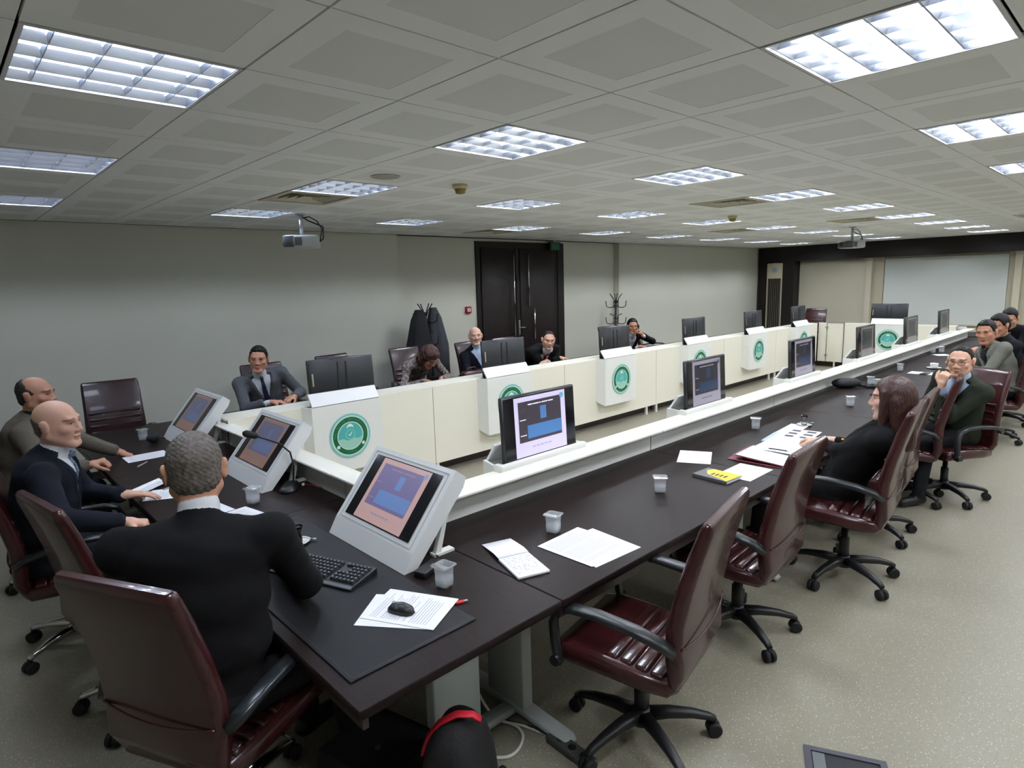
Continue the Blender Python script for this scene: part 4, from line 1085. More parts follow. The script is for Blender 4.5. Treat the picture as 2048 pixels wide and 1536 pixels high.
            if hgh is not None:
                b_ = (np.interp(y, *hgh)-z)*.7; F[0] = np.maximum(F[0]+(inf*.8+.002)*(1-smooth(b_, 0, .022)), -b_)
            if s_.get('htemple'): F[0] = np.maximum(F[0], np.where((y > .0) & (z > .02), np.minimum(y-.0, .028-np.abs(np.abs(x)-.052))*.7, -1))
        b0, b1 = bounds(g); hr_ = s_.get('hres', fine)
        v, q, mi = region([g], b0-.03, b1+.03, hr_, hpost)
        link('hair', mesh_np('hair', v, q, mi, [s_['hair_m']]), o)
    # tie
    if s_.get('tie_m'):
        pts = []
        for t in np.linspace(1.0, .32, 12):
            c = S(t); F_ = None
            f = .0
            # march out to the shirt surface
            for k in range(60):
                p = c+fw*(f+.004)
                d = min(_ell(p[None], *pr[1:4])[0] if pr[0] == 'e' else _cap(p[None], *pr[1:5])[0] for pr in shirt.p)
                f += .004
                if d > .004 and f > .05: break
            pts.append(c+fw*f)
        wd = [.030]+list(np.linspace(.030, .075, 11)); 
        MB().strap(pts, wd, .008, side=rt, rr=.3).ell(tuple(pts[0]+fw*.004-up*.006), (.02, .016, .02)).build('tie', s_['tie_m'], o)
    if s_.get('glasses'):
        gm = MB()
        for q_ in (-1, 1):
            c = V3(q_*.033, .106, .002)
            gm.tube([tuple(w(*(c+V3(.024*math.cos(a), 0, .019*math.sin(a))))) for a in np.linspace(0, 2*math.pi, 17)], .0018, 6)
            gm.tube([tuple(w(q_*.057, .103, .006)), tuple(w(q_*.078, .06, .012)), tuple(w(q_*.086, -.01, .012))], .0018, 6)
        gm.tube([tuple(w(-.009, .108, .006)), tuple(w(0, .111, .009)), tuple(w(.009, .108, .006))], .0018, 6)
        gm.build('glasses', mat('dark spectacle metal', '2a2a2c', .3), o)
    if s_.get('phones'):
        hm = MB().tube([tuple(w(.088*math.cos(a), -.01, .03+.10*math.sin(a))) for a in np.linspace(-.2, math.pi+.2, 15)], .006, 8)
        for q_ in (-1, 1): hm.ell(tuple(w(q_*.092, -.005, -.005)), (.02, .032, .036))
        hm.build('headphones', M_black, o)
    for k, fn in s_.get('extra', {}).items(): fn(o, S, rt, fw, up, w)
    return o
def skinm(n, c): return mat('skin '+n, c, .48, spec=.4, vcol=True, noise=(35, c, .0, (1, 1, 1)))
def cloth(n, c, c2=None, sc=60): return mat(n, c, .9, spec=.25, noise=(sc, c2, .6, (1, 1, 1)) if c2 else None, bump=(14, .25, .01))

SK1 = skinm('warm', 'c8947b'); SK2 = skinm('fair', 'dcae97'); SK3 = skinm('olive', 'ba8970'); SK4 = skinm('pale', 'deb5a1')
H_dark = mat('dark hair', '15100e', .55, spec=.25, bump=(300, .5, .003)); H_grey = mat('grey hair', '6a635b', .55, noise=(90, '3a3430', .8, (1, 1, 1)), bump=(300, .6, .004)); H_brown = mat('brown hair', '3b1f16', .4, noise=(40, '2a1510', .7, (3, 3, .5)), bump=(120, .5, .004)); H_curl = mat('curly brown hair', '4a271b', .5, noise=(60, '2c1711', .8, (1, 1, 1)), bump=(120, .7, .006))
H_blk = mat('black hair', '0f0c0d', .55, spec=.25, bump=(300, .5, .003))
C_white = cloth('white shirt cloth', 'dfe3ea'); C_blue = cloth('pale blue shirt cloth', 'b7c8e0', '9fb4d4'); C_navy = cloth('navy suit cloth', '10131d'); C_blk = cloth('black suit cloth', '0b0b0d'); C_grey = cloth('grey suit cloth', '55575b', '4a4c50')
C_brown = cloth('brown-grey jacket cloth', '5d574c', '4e493f'); C_green = cloth('dark green jacket cloth', '242a20'); C_lgrey = cloth('light grey jacket cloth', '74756c', '66675f'); C_trou = cloth('dark trouser cloth', '17181c'); C_floral = mat('patterned blouse cloth', '3a3338', .85, noise=(34, 'a79a92', 1.0, (1, 1, 1)), bump=(20, .3, .01)); C_dshirt = cloth('dark shirt cloth', '1c1d22'); C_blksw = cloth('black sweater wool', '15171d')
T_navy = mat('dark striped tie silk', '1d2136', .45, noise=(30, '3a4260', .7, (1, 1, 4))); T_red = mat('dark red tie silk', '5c1220', .45); T_blue = mat('blue patterned tie silk', '1c2c50', .45, noise=(70, '9db4cc', .8, (1, 1, 1)))
D = dict
N = (.009, .0042); Mi = (.012, .0052); Fa = (.015, .0065)
GP = 'people around the table'
def base(**k):
    d = D(skin_m=SK1, shirt_m=C_white, trou_m=C_trou, res=Mi, hair_m=H_dark, group=GP); d.update(k); return d
ZW = ZT+.045
flat = (8, 12, 10); fist = (65, 75, 45); half = (30, 40, 30)
def buttons(o, S, rt, fw, up, w):
    m = MB()
    E, W = PEOPLE[8]['ewL']
    for k in range(3): m.ell(tuple(W+(E-W)*(.16+.08*k)+unit(V3(-.5, -.7, .5))*.043), (.009, .009, .009), n=8, m=6)
    m.ell(tuple(S(.42, .16, .06)), (.011, .011, .011), n=8, m=6)
    m.build('gold_buttons', mat('gold button', 'c9a23a', .3, metal=1), o)
PEOPLE = [
 # foreground man seen from behind
 base(label='man in black suit seen from behind, grey hair, in the foreground chair', head=(.335, .10, 1.315), hrot=(72, -10, 0), body=58, hip=(.27, -.04), jacket=C_blk, res=N, hs=1.12, bulk=1.2, shw=.2, skin_m=SK1, vee=(.4, .1),
      armL=((.44, .42, ZW+.03), (-.7, .0, -1), (.8, .2, -.1), (0, 0, -1), half), arm=(.325, .29), armR=((.67, .27, ZW+.03), (.5, -.5, -1), (.2, .9, 0), (0, 0, -1), half), hair='short', hair_m=H_grey, hvol=.007, hnoise=(.0016, 260), slump=.05, legs=15),
 base(label='bald man in navy suit and blue tie sitting sideways at the head table', head=(.145, 1.76, 1.275), hrot=(-38, -2, 3), body=-12, hip=(-.0, 1.86), jacket=C_navy, tie_m=T_blue, res=N, hs=1.06, bulk=1.15, shw=.2, skin_m=SK2, jaw=1.08, vee=(.40, .11),
      armL=((.40, 1.81, ZW+.025), (-.2, .8, -.6), (.95, -.1, -.15), (0, 0, -1), (10, 14, 12)), armR=((.30, 1.30, ZW+.03), (-.3, -1, -.5), (.8, -.45, -.15), (0, 0, -1), fist), hair='sides', hair_m=H_grey, hvol=.003, htop=((-.12, -.06, .0, .03), (.05, .035, .02, .0)), hnoise=(.001, 200), slump=.03, brow=(.45, .36, .30), legs=0, foot=.0),
 base(label='balding man in brown-grey jacket behind the bald man', head=(.185, 2.98, 1.285), hrot=(-33, -1, 0), body=-10, hip=(.0, 3.05), jacket=C_brown, shirt_m=C_dshirt, res=N, hs=1.05, bulk=1.08, skin_m=SK3, stubble=(.35, 0, 0),
      armL=((.62, 3.1, ZW), None, None, (0, 0, -1), half), armR=((.37, 2.68, ZW+.03), (-.2, -1, -.6), (.8, -.3, .2), (-.3, .3, -1), fist), hair='sides', hair_m=mat('dark greying hair', '2b2624', .55, bump=(300, .5, .003)), hvol=.004, htop=((-.12, -.07, -.03, .0, .04), (.16, .12, .075, .055, .04)), brow=(.18, .14, .12), collar=True),
 # panelled side
 base(label='man in grey suit and dark striped tie facing the camera', head=(2.16, 4.24, 1.232), hrot=(-118, -3, -4), body=-98, hip=(2.33, 4.52), jacket=C_grey, tie_m=T_navy, hs=1.10, bulk=1.06, skin_m=SK1, shw=.2,
      armL=((2.42, 4.03, .82), (.8, .3, -.6), (-.75, -.45, 0), (0, .2, -1), half), armR=((2.16, 4.02, .80), (-.8, .3, -.6), (.75, -.45, 0), (0, .2, -1), half), hair='short', hair_m=H_dark, hvol=.012, htemple=False),
 base(label='woman with curly brown hair and patterned blouse writing, head bowed', head=(4.05, 3.86, 1.085), hrot=(-75, -48, 12), body=-95, hip=(4.25, 4.5), shirt_m=C_floral, female=True, hs=1.08, skin_m=SK1, collar=False, slump=.12, bulk=1.0, shw=.175,
      armL=((4.20, 3.85, .80), (1, .3, -.5), (-.6, -.7, -.2), (0, .2, -1), half), armR=((3.98, 3.88, .80), (-1, .3, -.5), (.7, -.6, -.2), (0, .2, -1), half), hair='full', hair_m=H_curl, hvol=.022, hnoise=(.0065, 95), hopen=.03, hadd=(((0, -.06, -.07), (.10, .06, .10)), ((.07, -.02, -.06), (.035, .05, .09)), ((-.07, -.02, -.06), (.035, .05, .09)), ((0, .02, .09), (.07, .06, .04)))),
 base(label='bald man with moustache in dark blazer and open pale blue shirt', head=(5.22, 4.38, 1.225), hrot=(-122, 2, 2), body=-92, hip=(5.40, 4.5), jacket=C_navy, shirt_m=C_blue, hs=1.08, bulk=1.08, skin_m=SK4, stubble=(0, .8, 0), vee=(.3, .12), collar=False,
      armL=((5.6, 4.1, ZW), None, (-.4, -.8, 0), (0, 0, -1), half), armR=((5.15, 4.1, ZW), None, (.3, -.8, 0), (0, 0, -1), half), hair='sides', hair_m=H_grey, hvol=.002, htop=((-.12, -.06, .0, .03), (.045, .03, .015, .0)), hnoise=(.0005, 200), brow=(.4, .3, .25)),
 base(label='man in dark suit and red tie with crossed arms on the table', head=(6.05, 3.77, 1.13), hrot=(-124, -10, -4), body=-102, hip=(6.25, 4.45), jacket=C_blk, tie_m=T_red, hs=1.08, bulk=1.06, skin_m=SK2, slump=.08, stubble=(.25, 0, 0), vee=(.45, .1), shw=.2,
      armL=((6.02, 3.78, .83), (1, .1, -.4), (-.9, -.1, -.1), (0, .2, -1), half), armR=((6.28, 3.80, .85), (-1, .1, -.4), (.9, -.15, -.1), (0, .3, -1), flat), hair='reced', hair_m=H_dark, hvol=.002, hnoise=(.0005, 300)),
 base(label='man wearing headphones with a hand at his mouth behind a monitor', head=(8.62, 4.18, 1.135), hrot=(-128, -4, 0), body=-108, hip=(8.85, 4.5), jacket=C_blk, hs=1.08, skin_m=SK3, phones=True, slump=.06,
      armL=((8.63, 3.98, .985), (.9, -.3, -.5), (-.3, .3, .8), (-.3, .9, .1), fist), armR=((8.5, 3.95, .80), None, (.5, -.3, 0), (0, 0, -1), half), hair='short', hair_m=H_dark, hvol=.008),
 # near side
 base(label='woman with long dark brown hair in black blazer with gold buttons', head=(3.88, -1.11, 1.18), hrot=(101, -2, 0), body=92, hip=(3.9, -.85), jacket=C_blk, shirt_m=C_blk, female=True, hs=1.1, bulk=.9, skin_m=SK4, res=Mi, vee=(.5, .08), slump=-.02, shw=.165, shd=(-.02, -.02),
      armL=((4.02, -.66, ZW+.03), (-.9, -.2, -.4), (.3, .85, 0), (0, 0, -1), half), armR=((4.16, -.70, ZW+.02), (.6, -.2, -.6), (-.15, .9, 0), (0, 0, -1), half), hair='full', hair_m=H_brown, hvol=.010, hnoise=(.0006, 55), strand=True, cuff=False, collar=False, hopen=.058, extra=D(b=buttons),
      hadd=(((0, -.045, -.06), (.085, .075, .12)),), hlock=(((.0, -.05, .0), (.0, -.072, -.25), .075, .045), ((.05, -.02, .0), (.07, -.042, -.24), .045, .036), ((-.05, -.02, .0), (-.07, -.042, -.24), .045, .036), ((-.066, .03, .04), (-.08, .045, -.22), .018, .026), ((.066, .03, .04), (.08, .045, -.22), .018, .026))),
 base(label='man with glasses in dark green jacket, hand at his cheek', head=(5.80, -1.08, 1.20), hrot=(176, -4, 0), body=150, hip=(6.02, -1.05), jacket=C_green, shirt_m=C_blue, glasses=True, hs=1.04, skin_m=SK2, stubble=(.3, .5, 0), slump=.03,
      armL=((5.62, -1.0, 1.0), (-.3, .5, -.7), (-.0, -.1, .9), (.9, -.2, .1), fist), armR=((5.85, -.66, ZW+.02), (.6, .2, -1), (-.3, .8, 0), (0, 0, -1), half), hair='reced', hair_m=H_dark, hvol=.006),
 base(label='man in light grey jacket leaning on the far table side', head=(8.5, -.80, 1.225), hrot=(168, -8, 4), body=130, hip=(8.55, -1.0), jacket=C_lgrey, shirt_m=C_dshirt, hs=1.12, bulk=1.08, skin_m=SK3, stubble=(.3, 0, 0), slump=.06, res=Fa, vee=(.35, .1),
      armL=((8.36, -.62, ZW+.02), None, (-.3, .8, 0), (0, 0, -1), half), armR=((8.6, -.55, ZW+.02), None, (-.6, .4, 0), (0, 0, -1), half), hair='short', hair_m=H_blk, hvol=.012, cuff=False),
 base(label='man in black sweater, mostly hidden behind the light grey jacket', head=(9.25, -.80, 1.25), hrot=(150, -15, 0), body=125, hip=(9.5, -.95), shirt_m=C_blksw, hs=1.1, skin_m=SK3, res=Fa, collar=False, bulk=1.05,
      armL=((9.2, -.55, ZW+.02), None, None, (0, 0, -1), half), armR=((9.35, -.4, ZW+.02), None, None, (0, 0, -1), half), hair='short', hair_m=H_blk, hvol=.018, hadd=(((0, -.05, .0), (.08, .07, .09)),)),
 base(label='bearded man in black sweater at the far right edge looking down', head=(10.75, -.69, 1.25), hrot=(178, -24, 0), body=150, hip=(11.15, -.95), shirt_m=C_blksw, hs=1.12, skin_m=SK1, res=Fa, collar=False, bulk=1.1, slump=.08, stubble=(.6, .4, 0),
      armL=((10.75, -.55, ZW+.02), None, None, (0, 0, -1), half), armR=((10.8, -.35, ZW+.02), None, None, (0, 0, -1), half), hair='short', hair_m=H_blk, hvol=.014),
]
for sp_ in PEOPLE: person(sp_)

# ------------------------------------------------------------------ things on the tables
def sheet(label, x, y, deg, w=.21, h=.297, z=ZT+.001, lines='pale', group='loose papers on the table', name='paper_sheet', curl=.0):
    """w across, h along the heading"""
    t = thing(name, label, 'paper', (x, y, z), math.radians(deg), group)
    n = 6; vs = []
    for k in range(n+1):
        f = k/n; zz = .0006+curl*(max(0, abs(f-.5)-.3)/.2)**2
        vs += [(-w/2, -h/2+h*f, zz), (w/2, -h/2+h*f, zz)]
    m = MB().add(vs, [(2*k, 2*k+1, 2*k+3, 2*k+2) for k in range(n)])
    vb = [(a, b, c-.0006) for a, b, c in vs]
    m.add(vb, [(2*k, 2*k+2, 2*k+3, 2*k+1) for k in range(n)])
    p = m.build('sheet', M_paper, t)
    if lines:
        l = MB(); rng = random.Random(int(x*1000+y*77)); k = 0; yy = h/2-.03
        while yy > -h/2+.03:
            e = w/2-.02-rng.random()*.05
            l.add([(-w/2+.02, yy, .0009), (e, yy, .0009), (e, yy+.0028, .0009), (-w/2+.02, yy+.0028, .0009)], [(0, 1, 2, 3)]); yy -= .011 if rng.random() > .15 else .024
        tag(l.build('print', M_print, p), kind='stuff')
    return t
sheet('printed sheet under the mouse, upper of two', .894, -.354, 28, .225, .297, ZT+.0085)
sheet('printed sheet peeking out below the sheet under the mouse', .862, -.345, 38, .225, .285, ZT+.0068, None)
sheet('printed sheet, upper of the pair beside the writing pad', 1.775, -.462, 2, .297, .21*1.5, ZT+.0025)
sheet('sheet lying under the printed pair beside the writing pad', 1.80, -.50, -4, .297, .30, ZT+.0008, None)
sheet('blank white sheet alone between water cup and folder', 3.382, -.089, 27, .30, .215, lines=None)
sheet('white sheet partly under the yellow book', 3.29, -.49, -90, .215, .31, lines=None)
sheet('narrow sheet with a pen before the empty ribbed chair', .776, 2.953, 0, .28, .21)
sheet('folded paper by the bald man\'s fingers, upper', .60, 2.08, 38, .29, .12, ZT+.003, curl=.012)
sheet('paper touching the bald man\'s fingertips', .65, 1.86, 62, .21, .25)
sheet('small sheet past the shoulder of the man seen from behind', .831, 1.157, 11, .15, .21)
sheet('paper half hidden by the neck of the man seen from behind', .74, 1.36, 8, .15, .2, lines=None)
sheet('small white sheet beside the white coffee cup', 8.27, -.274, 0, .21, .297, lines=None)
sheet('tiny distant sheet before the man in light grey jacket', 10.3, -.02, 40, .2, .2, lines=None)
sheet('long printed strip of paper beside the tea glass, under the woman\'s hand', 4.55, -.26, -86, .14, .38, ZT+.004)
# notepad
t = thing('notepad', 'open flip notepad with handwriting beside the printed pair', 'notepad', (1.468, -.313, ZT), math.radians(-18))
MB().rbox((-.074, -.2, 0), (.074, .0, .012), .002, seg=1).build('page_block', M_paper, t)
MB().strap([(0, .0, .013), (0, .05, .016), (0, .12, .010), (0, .19, .003)], .148, .002, side=(1, 0, 0)).build('turned_page', M_paper, t)
hw = MB(); rng = random.Random(4)
for k in range(11):
    yy = -.02-k*.015; xx = -.06
    while xx < .055:
        L_ = .006+rng.random()*.014; hw.add([(xx, yy, .0124), (xx+L_, yy+rng.uniform(-.002, .002), .0124), (xx+L_, yy+.0022, .0124), (xx, yy+.0022, .0124)], [(0, 1, 2, 3)]); xx += L_+.005+rng.random()*.02
tag(hw.build('handwriting', mat('blue ink', '6d7690', .7), t), kind='stuff')
# folder with sheets, blue binder, printed photo pages
t = thing('document_folder', 'burgundy folder holding white sheets beside the woman', 'folder', (3.66, -.46, ZT), math.radians(4))
MB().rbox((-.17, -.2, 0), (.17, .2, .006), .002, seg=1).build('cover', mat('burgundy card', '6b1a2c', .4), t)
MB().add([(-.16, -.19, .010), (.15, -.19, .008), (.15, .17, .03), (-.16, .17, .034), (-.16, -.19, .0085), (.15, -.19, .0065), (.15, .17, .0285), (-.16, .17, .0325)], [(0, 1, 2, 3), (4, 7, 6, 5), (0, 3, 7, 4), (1, 5, 6, 2), (3, 2, 6, 7), (0, 4, 5, 1)]).build('flap', mat('burgundy card', '6b1a2c', .4), t)
MB().add([(-.15, -.185, .013), (.15, -.185, .011), (.15, .15, .034), (-.15, .15, .038), (-.15, -.185, .0115), (.15, -.185, .0095), (.15, .15, .0325), (-.15, .15, .0365)], [(0, 1, 2, 3), (4, 7, 6, 5), (0, 3, 7, 4), (1, 5, 6, 2), (3, 2, 6, 7), (0, 4, 5, 1)]).build('sheets', M_paper, t)
t = thing('pen', 'black pen lying on the burgundy folder', 'pen', (3.80, -.47, ZT+.034), math.radians(95))
MB().tube([(-.06, 0, 0), (.055, 0, 0), (.062, 0, 0)], [.0045, .0045, .001], 8).build('barrel', M_black, t); MB().tube([(-.072, 0, 0), (-.06, 0, 0)], .0035, 8).build('button', M_alud, t)
sheet('white page leaning on the far half of the burgundy folder', 3.90, -.47, 2, .30, .33, ZT+.03, None)
t = thing('binder', 'pale blue binder with white pages under the woman\'s hands', 'binder', (4.2, -.40, ZT), math.radians(6))
MB().rbox((-.15, -.17, 0), (.15, .17, .018), .004, seg=1).build('cover', mat('pale blue plastic', 'a9bfe6', .35), t)
MB().box((-.15, -.165, .0185), (.12, .13, .021)).build('page', mat('bluish paper', 'dde6f7', .7), t)
t2 = sheet('printed page with small dark pictures on the pale blue binder', 4.36, -.40, -84, .22, .30, ZT+.022, None)
for a in range(3): MB().box((-.085, -.12+a*.095, .0008), (-.025, -.07+a*.095, .0012)).build('picture', M_ink, t2); MB().box((.02, -.12+a*.095, .0008), (.085, -.07+a*.095, .0012)).build('picture', M_ink, t2)
# yellow book
t = thing('book', 'grey paperback with yellow cover panel on the near table edge', 'book', (3.087, -.412, ZT), math.radians(-4))
MB().box((-.082, -.115, .001), (.08, .115, .015)).build('pages', M_paper, t)
MB().box((-.084, -.117, .015), (.082, .117, .017)).box((-.084, -.117, 0), (.082, .117, .0012)).box((-.086, -.117, 0), (-.083, .117, .017)).build('cover', mat('grey book cover', '5c5e60', .35), t)
MB().add([(-.08, -.11, .0174), (.081, -.115, .0174), (.081, .07, .0174), (.03, .09, .0174), (-.03, .05, .0174)], [(0, 1, 2, 3, 4)]).build('yellow_panel', mat('book yellow', 'f2c90f', .35), t)
bl = MB()
for k in range(4): bl.add([(-.03, .03-.028*k, .0177), (.012, .03-.028*k, .0177), (.012, .015-.028*k, .0177), (-.03, .015-.028*k, .0177)], [(0, 1, 2, 3)])
tag(bl.build('cover_print', M_ink, t), kind='stuff')
# square plastic water cups
M_clear = mat('clear plastic', 'e9eef2', .08, alpha=.26, spec=.8); M_water = mat('water', 'dfe8ee', .03, alpha=.22, spec=.8); M_foil = mat('foil lid', 'c9cdd2', .25, metal=1)
def sq(w, z, r): return [(x, y, z) for x, y in rrect(w, w, r, 3)]
ME_CUP = MB().loft([sq(.044, 0, .01), sq(.052, .004, .012), sq(.056, .03, .013), (sq(.054, .045, .013)), sq(.060, .076, .014), sq(.074, .078, .012), sq(.074, .0795, .012), sq(.0585, .0795, .013), sq(.0525, .045, .012), sq(.0545, .03, .012), sq(.050, .006, .011), sq(.02, .005, .008)], cap=True).mesh('cup_wall', M_clear)
ME_WAT = MB().loft([sq(.046, .0065, .01), sq(.051, .02, .011), sq(.053, .034, .011)]).mesh('water', M_water)
ME_LID = MB().add([(-.033, -.033, .0805), (-.006, -.033, .081), (-.02, .033, .085), (-.033, .033, .0805)], [(0, 1, 2, 3)]).mesh('torn_lid', M_foil)
CUPS = [(1.798, -.248, 15, 'between the ledge and the printed pair of sheets'), (2.629, -.307, 40, 'alone mid table before the yellow book'), (1.098, -.296, 10, 'on the corner desk beside the tilted console'), (.94, 1.30, 30, 'beside the console behind the microphone'), (.895, 3.571, 5, 'in front of the empty ribbed chair'), (4.395, -.036, 25, 'before the long strip of paper'), (5.767, -.282, 33, 'in front of the woman\'s face'), (7.07, -.06, 12, 'of the distant pair, ledge side'), (6.93, -.17, 40, 'of the distant pair, beside the woman\'s nose'), (8.32, -.013, 20, 'near the white coffee cup'), (10.49, .13, 8, 'farthest along the ledge'), (10.62, .05, 30, 'second of the farthest cups')]
for x, y, a, w_ in CUPS:
    t = thing('water_cup', 'clear square plastic water cup ' + w_, 'cup', (x, y, ZT+(.006 if x < 1.02 and y < .9 else 0)), math.radians(a), 'square plastic water cups'); t.scale = (1.12, 1.12, 1.15)
    link('cup_wall', ME_CUP, t); link('water', ME_WAT, t); link('torn_lid', ME_LID, t)
# tea glasses
M_tglass = mat('tea glass', 'ffffff', .03, trans=1, ior=1.45); M_tea = mat('dark tea', '5a1006', .1, trans=.6, ior=1.33)
ME_TG = MB().lathe([(.018, 0), (.021, .004), (.021, .02), (.0155, .042), (.022, .066), (.026, .08), (.0245, .08), (.0205, .066), (.014, .042), (.0195, .02), (.0195, .006), (.004, .005)], n=22).mesh('glass', M_tglass)
ME_TE = MB().lathe([(.0188, .0065), (.0188, .02), (.0134, .042), (.019, .062)], n=22).mesh('tea', M_tea)
ME_SA = MB().lathe([(.028, 0), (.05, .006), (.056, .010), (.054, .011), (.03, .004), (.004, .003)], n=26).mesh('saucer', mat('white glass saucer', 'dfe3e2', .15))
def tea(label, x, y, full, a=0):
    t = thing('tea_glass', label, 'tea glass', (x, y, ZT+(.006 if y > .4 else 0)+.004), a); link('glass', ME_TG, t)
    if full: link('tea', ME_TE, t)
    s = thing('saucer', ('saucer under the full tea glass' if full else 'saucer under the empty tea glass before the woman'), 'saucer', (x, y, ZT+(.006 if y > .4 else 0)))
    link('dish', ME_SA, s)
    link('rim', MB().lathe([(.0555, .0102), (.057, .011), (.0555, .0118)], n=26, cap=False).mesh('rim', M_alud), s)
    q = thing('teaspoon', ('teaspoon on the saucer of the full tea glass' if full else 'teaspoon on the saucer of the empty tea glass'), 'spoon', (x+.036, y, ZT+.018), math.radians(40))
    MB().tube([(0, -.035, 0), (0, .05, .006)], .002, 6).build('handle', M_chrome, q); MB().ell((0, -.045, 0), (.01, .014, .003)).build('bowl', M_chrome, q)
tea('tulip glass of dark tea on a saucer beside the hand of the foreground man', .867, .55, True)
tea('empty tulip tea glass on a saucer before the woman', 4.748, -.273, False)
t = thing('coffee_cup', 'white coffee cup by the man with glasses', 'cup', (8.768, -.268, ZT+.012)); MB().lathe([(.025, 0), (.036, .006), (.044, .03), (.046, .055), (.043, .055), (.04, .03), (.03, .008), (.004, .007)], n=24).build('bowl', mat('white porcelain', 'eef0ee', .2), t); MB().tube([(.044, 0, .045), (.07, 0, .045), (.072, 0, .025), (.045, 0, .015)], .005, 8).build('handle', MATS['white porcelain'], t)
t = thing('saucer', 'white porcelain saucer under the coffee cup', 'saucer', (8.768, -.268, ZT)); MB().lathe([(.04, 0), (.07, .008), (.082, .014), (.08, .016), (.04, .009), (.004, .009)], n=28).build('dish', MATS['white porcelain'], t)
# phones, cable bundle
for lab, x, y, a in (('black phone lying before the dark-haired woman', 6.49, -.307, 60), ('black phone on the small sheet beside the coffee cup', 8.22, -.3, 85)):
    t = thing('phone', lab, 'phone', (x, y, ZT+(.002 if x > 8 else 0)), math.radians(a)); MB().rbox((-.037, -.075, 0), (.037, .075, .009), .003).build('case', M_black, t); MB().box((-.034, -.071, .009), (.034, .071, .0094)).build('screen', mat('dark lcd glass', '121318', .12), t)
t = thing('camera_bag', 'black soft pouch with coiled straps lying against the ledge', 'bag', (6.75, .08, ZT), math.radians(-40))
MB().ell((0, 0, .05), (.16, .085, .055)).build('pouch', mat('black nylon', '15161a', .7), t); MB().tube([(.1, -.02, .03), (.2, -.05, .015), (.27, -.09, .02), (.3, -.05, .03), (.24, -.02, .015), (.18, -.08, .012), (.3, -.12, .02), (.34, -.08, .05), (.3, -.05, .012)], .014, 8).build('strap', MATS['black nylon'], t)
# gooseneck microphone
t = thing('microphone', 'black gooseneck conference microphone on the head table', 'microphone', (1.192, 1.381, ZT), math.radians(55))
MB().loft([[(x*1.0, y, z) for x, y in rrect(w, d, .04, 3)] for w, d, z in ((.19, .1, 0), (.19, .1, .012), (.16, .08, .03), (.09, .05, .036))]).build('base', M_black, t)
Rm = Matrix.Rotation(-math.radians(55), 4, 'Z')
def ml(x, y, z): return tuple(Rm @ Vector((x-1.192, y-1.381, z-ZT)))
MB().tube([ml(1.225, 1.40, .765), ml(1.24, 1.41, .86), ml(1.225, 1.41, .95), ml(1.16, 1.41, 1.02), ml(1.07, 1.405, 1.07), ml(1.03, 1.402, 1.09)], .0055, 8).build('gooseneck', M_black, t)
MB().tube([ml(1.04, 1.402, 1.085), ml(1.025, 1.401, 1.093), ml(.97, 1.398, 1.118), ml(.955, 1.397, 1.122)], [.008, .019, .021, .012], 14).build('windscreen', M_blackm, t)
MB().tube([ml(1.26, 1.36, .745), ml(1.275, 1.355, .745)], .009, 8).build('plug', M_ledge, t)
MB().tube([ml(1.275, 1.355, .745), ml(1.31, 1.33, .738), ml(1.33, 1.24, .735)], .003, 6).build('cable', mat('red cable', '8a1418', .5), t)
# desk mat, keyboard, mouse, remote, usb stick
t = thing('desk_mat', 'large black leather desk mat on the corner desk', 'desk mat', (.769, .16, ZT))
MB().rbox((-.253, -.745, 0), (.253, .745, .006), .0028).build('mat_body', mat('black mat leather', '131314', .5, spec=.25, bump=(90, .1, .002)), t)
MB().tube([(x, y, .005) for x, y in rrect(.48, 1.466, .01, 2)]+[(.24, .723, .005)], .0018, 6).build('stitched_edge', M_black, t)
ZM = ZT+.006
t = thing('keyboard', 'black computer keyboard on the desk mat', 'keyboard', (.80, .17, ZM), math.radians(21-90))
MB().prism([(-.085, 0), (.085, 0), (.085, .026), (.05, .022), (-.06, .013), (-.085, .008)], 'x', -.225, .225).build('case', M_black, t)
MB().rbox((-.222, -.087, .004), (.222, -.062, .012), .003, seg=1).build('palm_strip', mat('grey plastic strip', '4c5054', .4), t)
ks = MB()
for r_ in range(6):
    for c_ in range(21):
        if c_ in (14, 17) and True and c_ == 14: continue
        if r_ in (3, 4) and c_ in (15, 16) : continue
        x = -.208+c_*.0205; y = -.045+r_*.0215; z = .016+.0016*r_
        ks.add([(x-.009, y-.0095, z), (x+.009, y-.0095, z), (x+.009, y+.0095, z), (x-.009, y+.0095, z), (x-.0065, y-.006, z+.008), (x+.0065, y-.006, z+.008), (x+.0065, y+.008, z+.008), (x-.0065, y+.008, z+.008)], [(4, 5, 6, 7), (0, 1, 5, 4), (1, 2, 6, 5), (2, 3, 7, 6), (3, 0, 4, 7)])
tag(ks.build('keys', mat('key caps', '24262a', .5), t), kind='stuff')
kp = MB()
for r_ in range(6):
    for c_ in range(21):
        if c_ == 14 or (r_ in (3, 4) and c_ in (15, 16)): continue
        x = -.208+c_*.0205; y = -.045+r_*.0215; z = .0243+.0016*r_
        kp.add([(x-.004, y, z), (x-.0005, y, z), (x-.0005, y+.005, z), (x-.004, y+.005, z)], [(0, 1, 2, 3)])
tag(kp.build('key_marks', mat('key print', 'a9adb2', .6), t), kind='stuff')
t = thing('mouse', 'black computer mouse on the printed sheets', 'mouse', (.855, -.351, ZT+.0098), math.radians(22))
rings = []
for k in range(9):
    f = -1+2*k/8; rr = math.sqrt(max(0.02, 1-f*f)); rings.append([(.031*rr**.6*math.cos(a)*(1-.08*math.cos(f*2)), .055*f, .002+.033*rr**.7*max(0, math.sin(a))*(1.0-.12*f)) for a in np.linspace(0, 2*math.pi, 17)[:-1]])
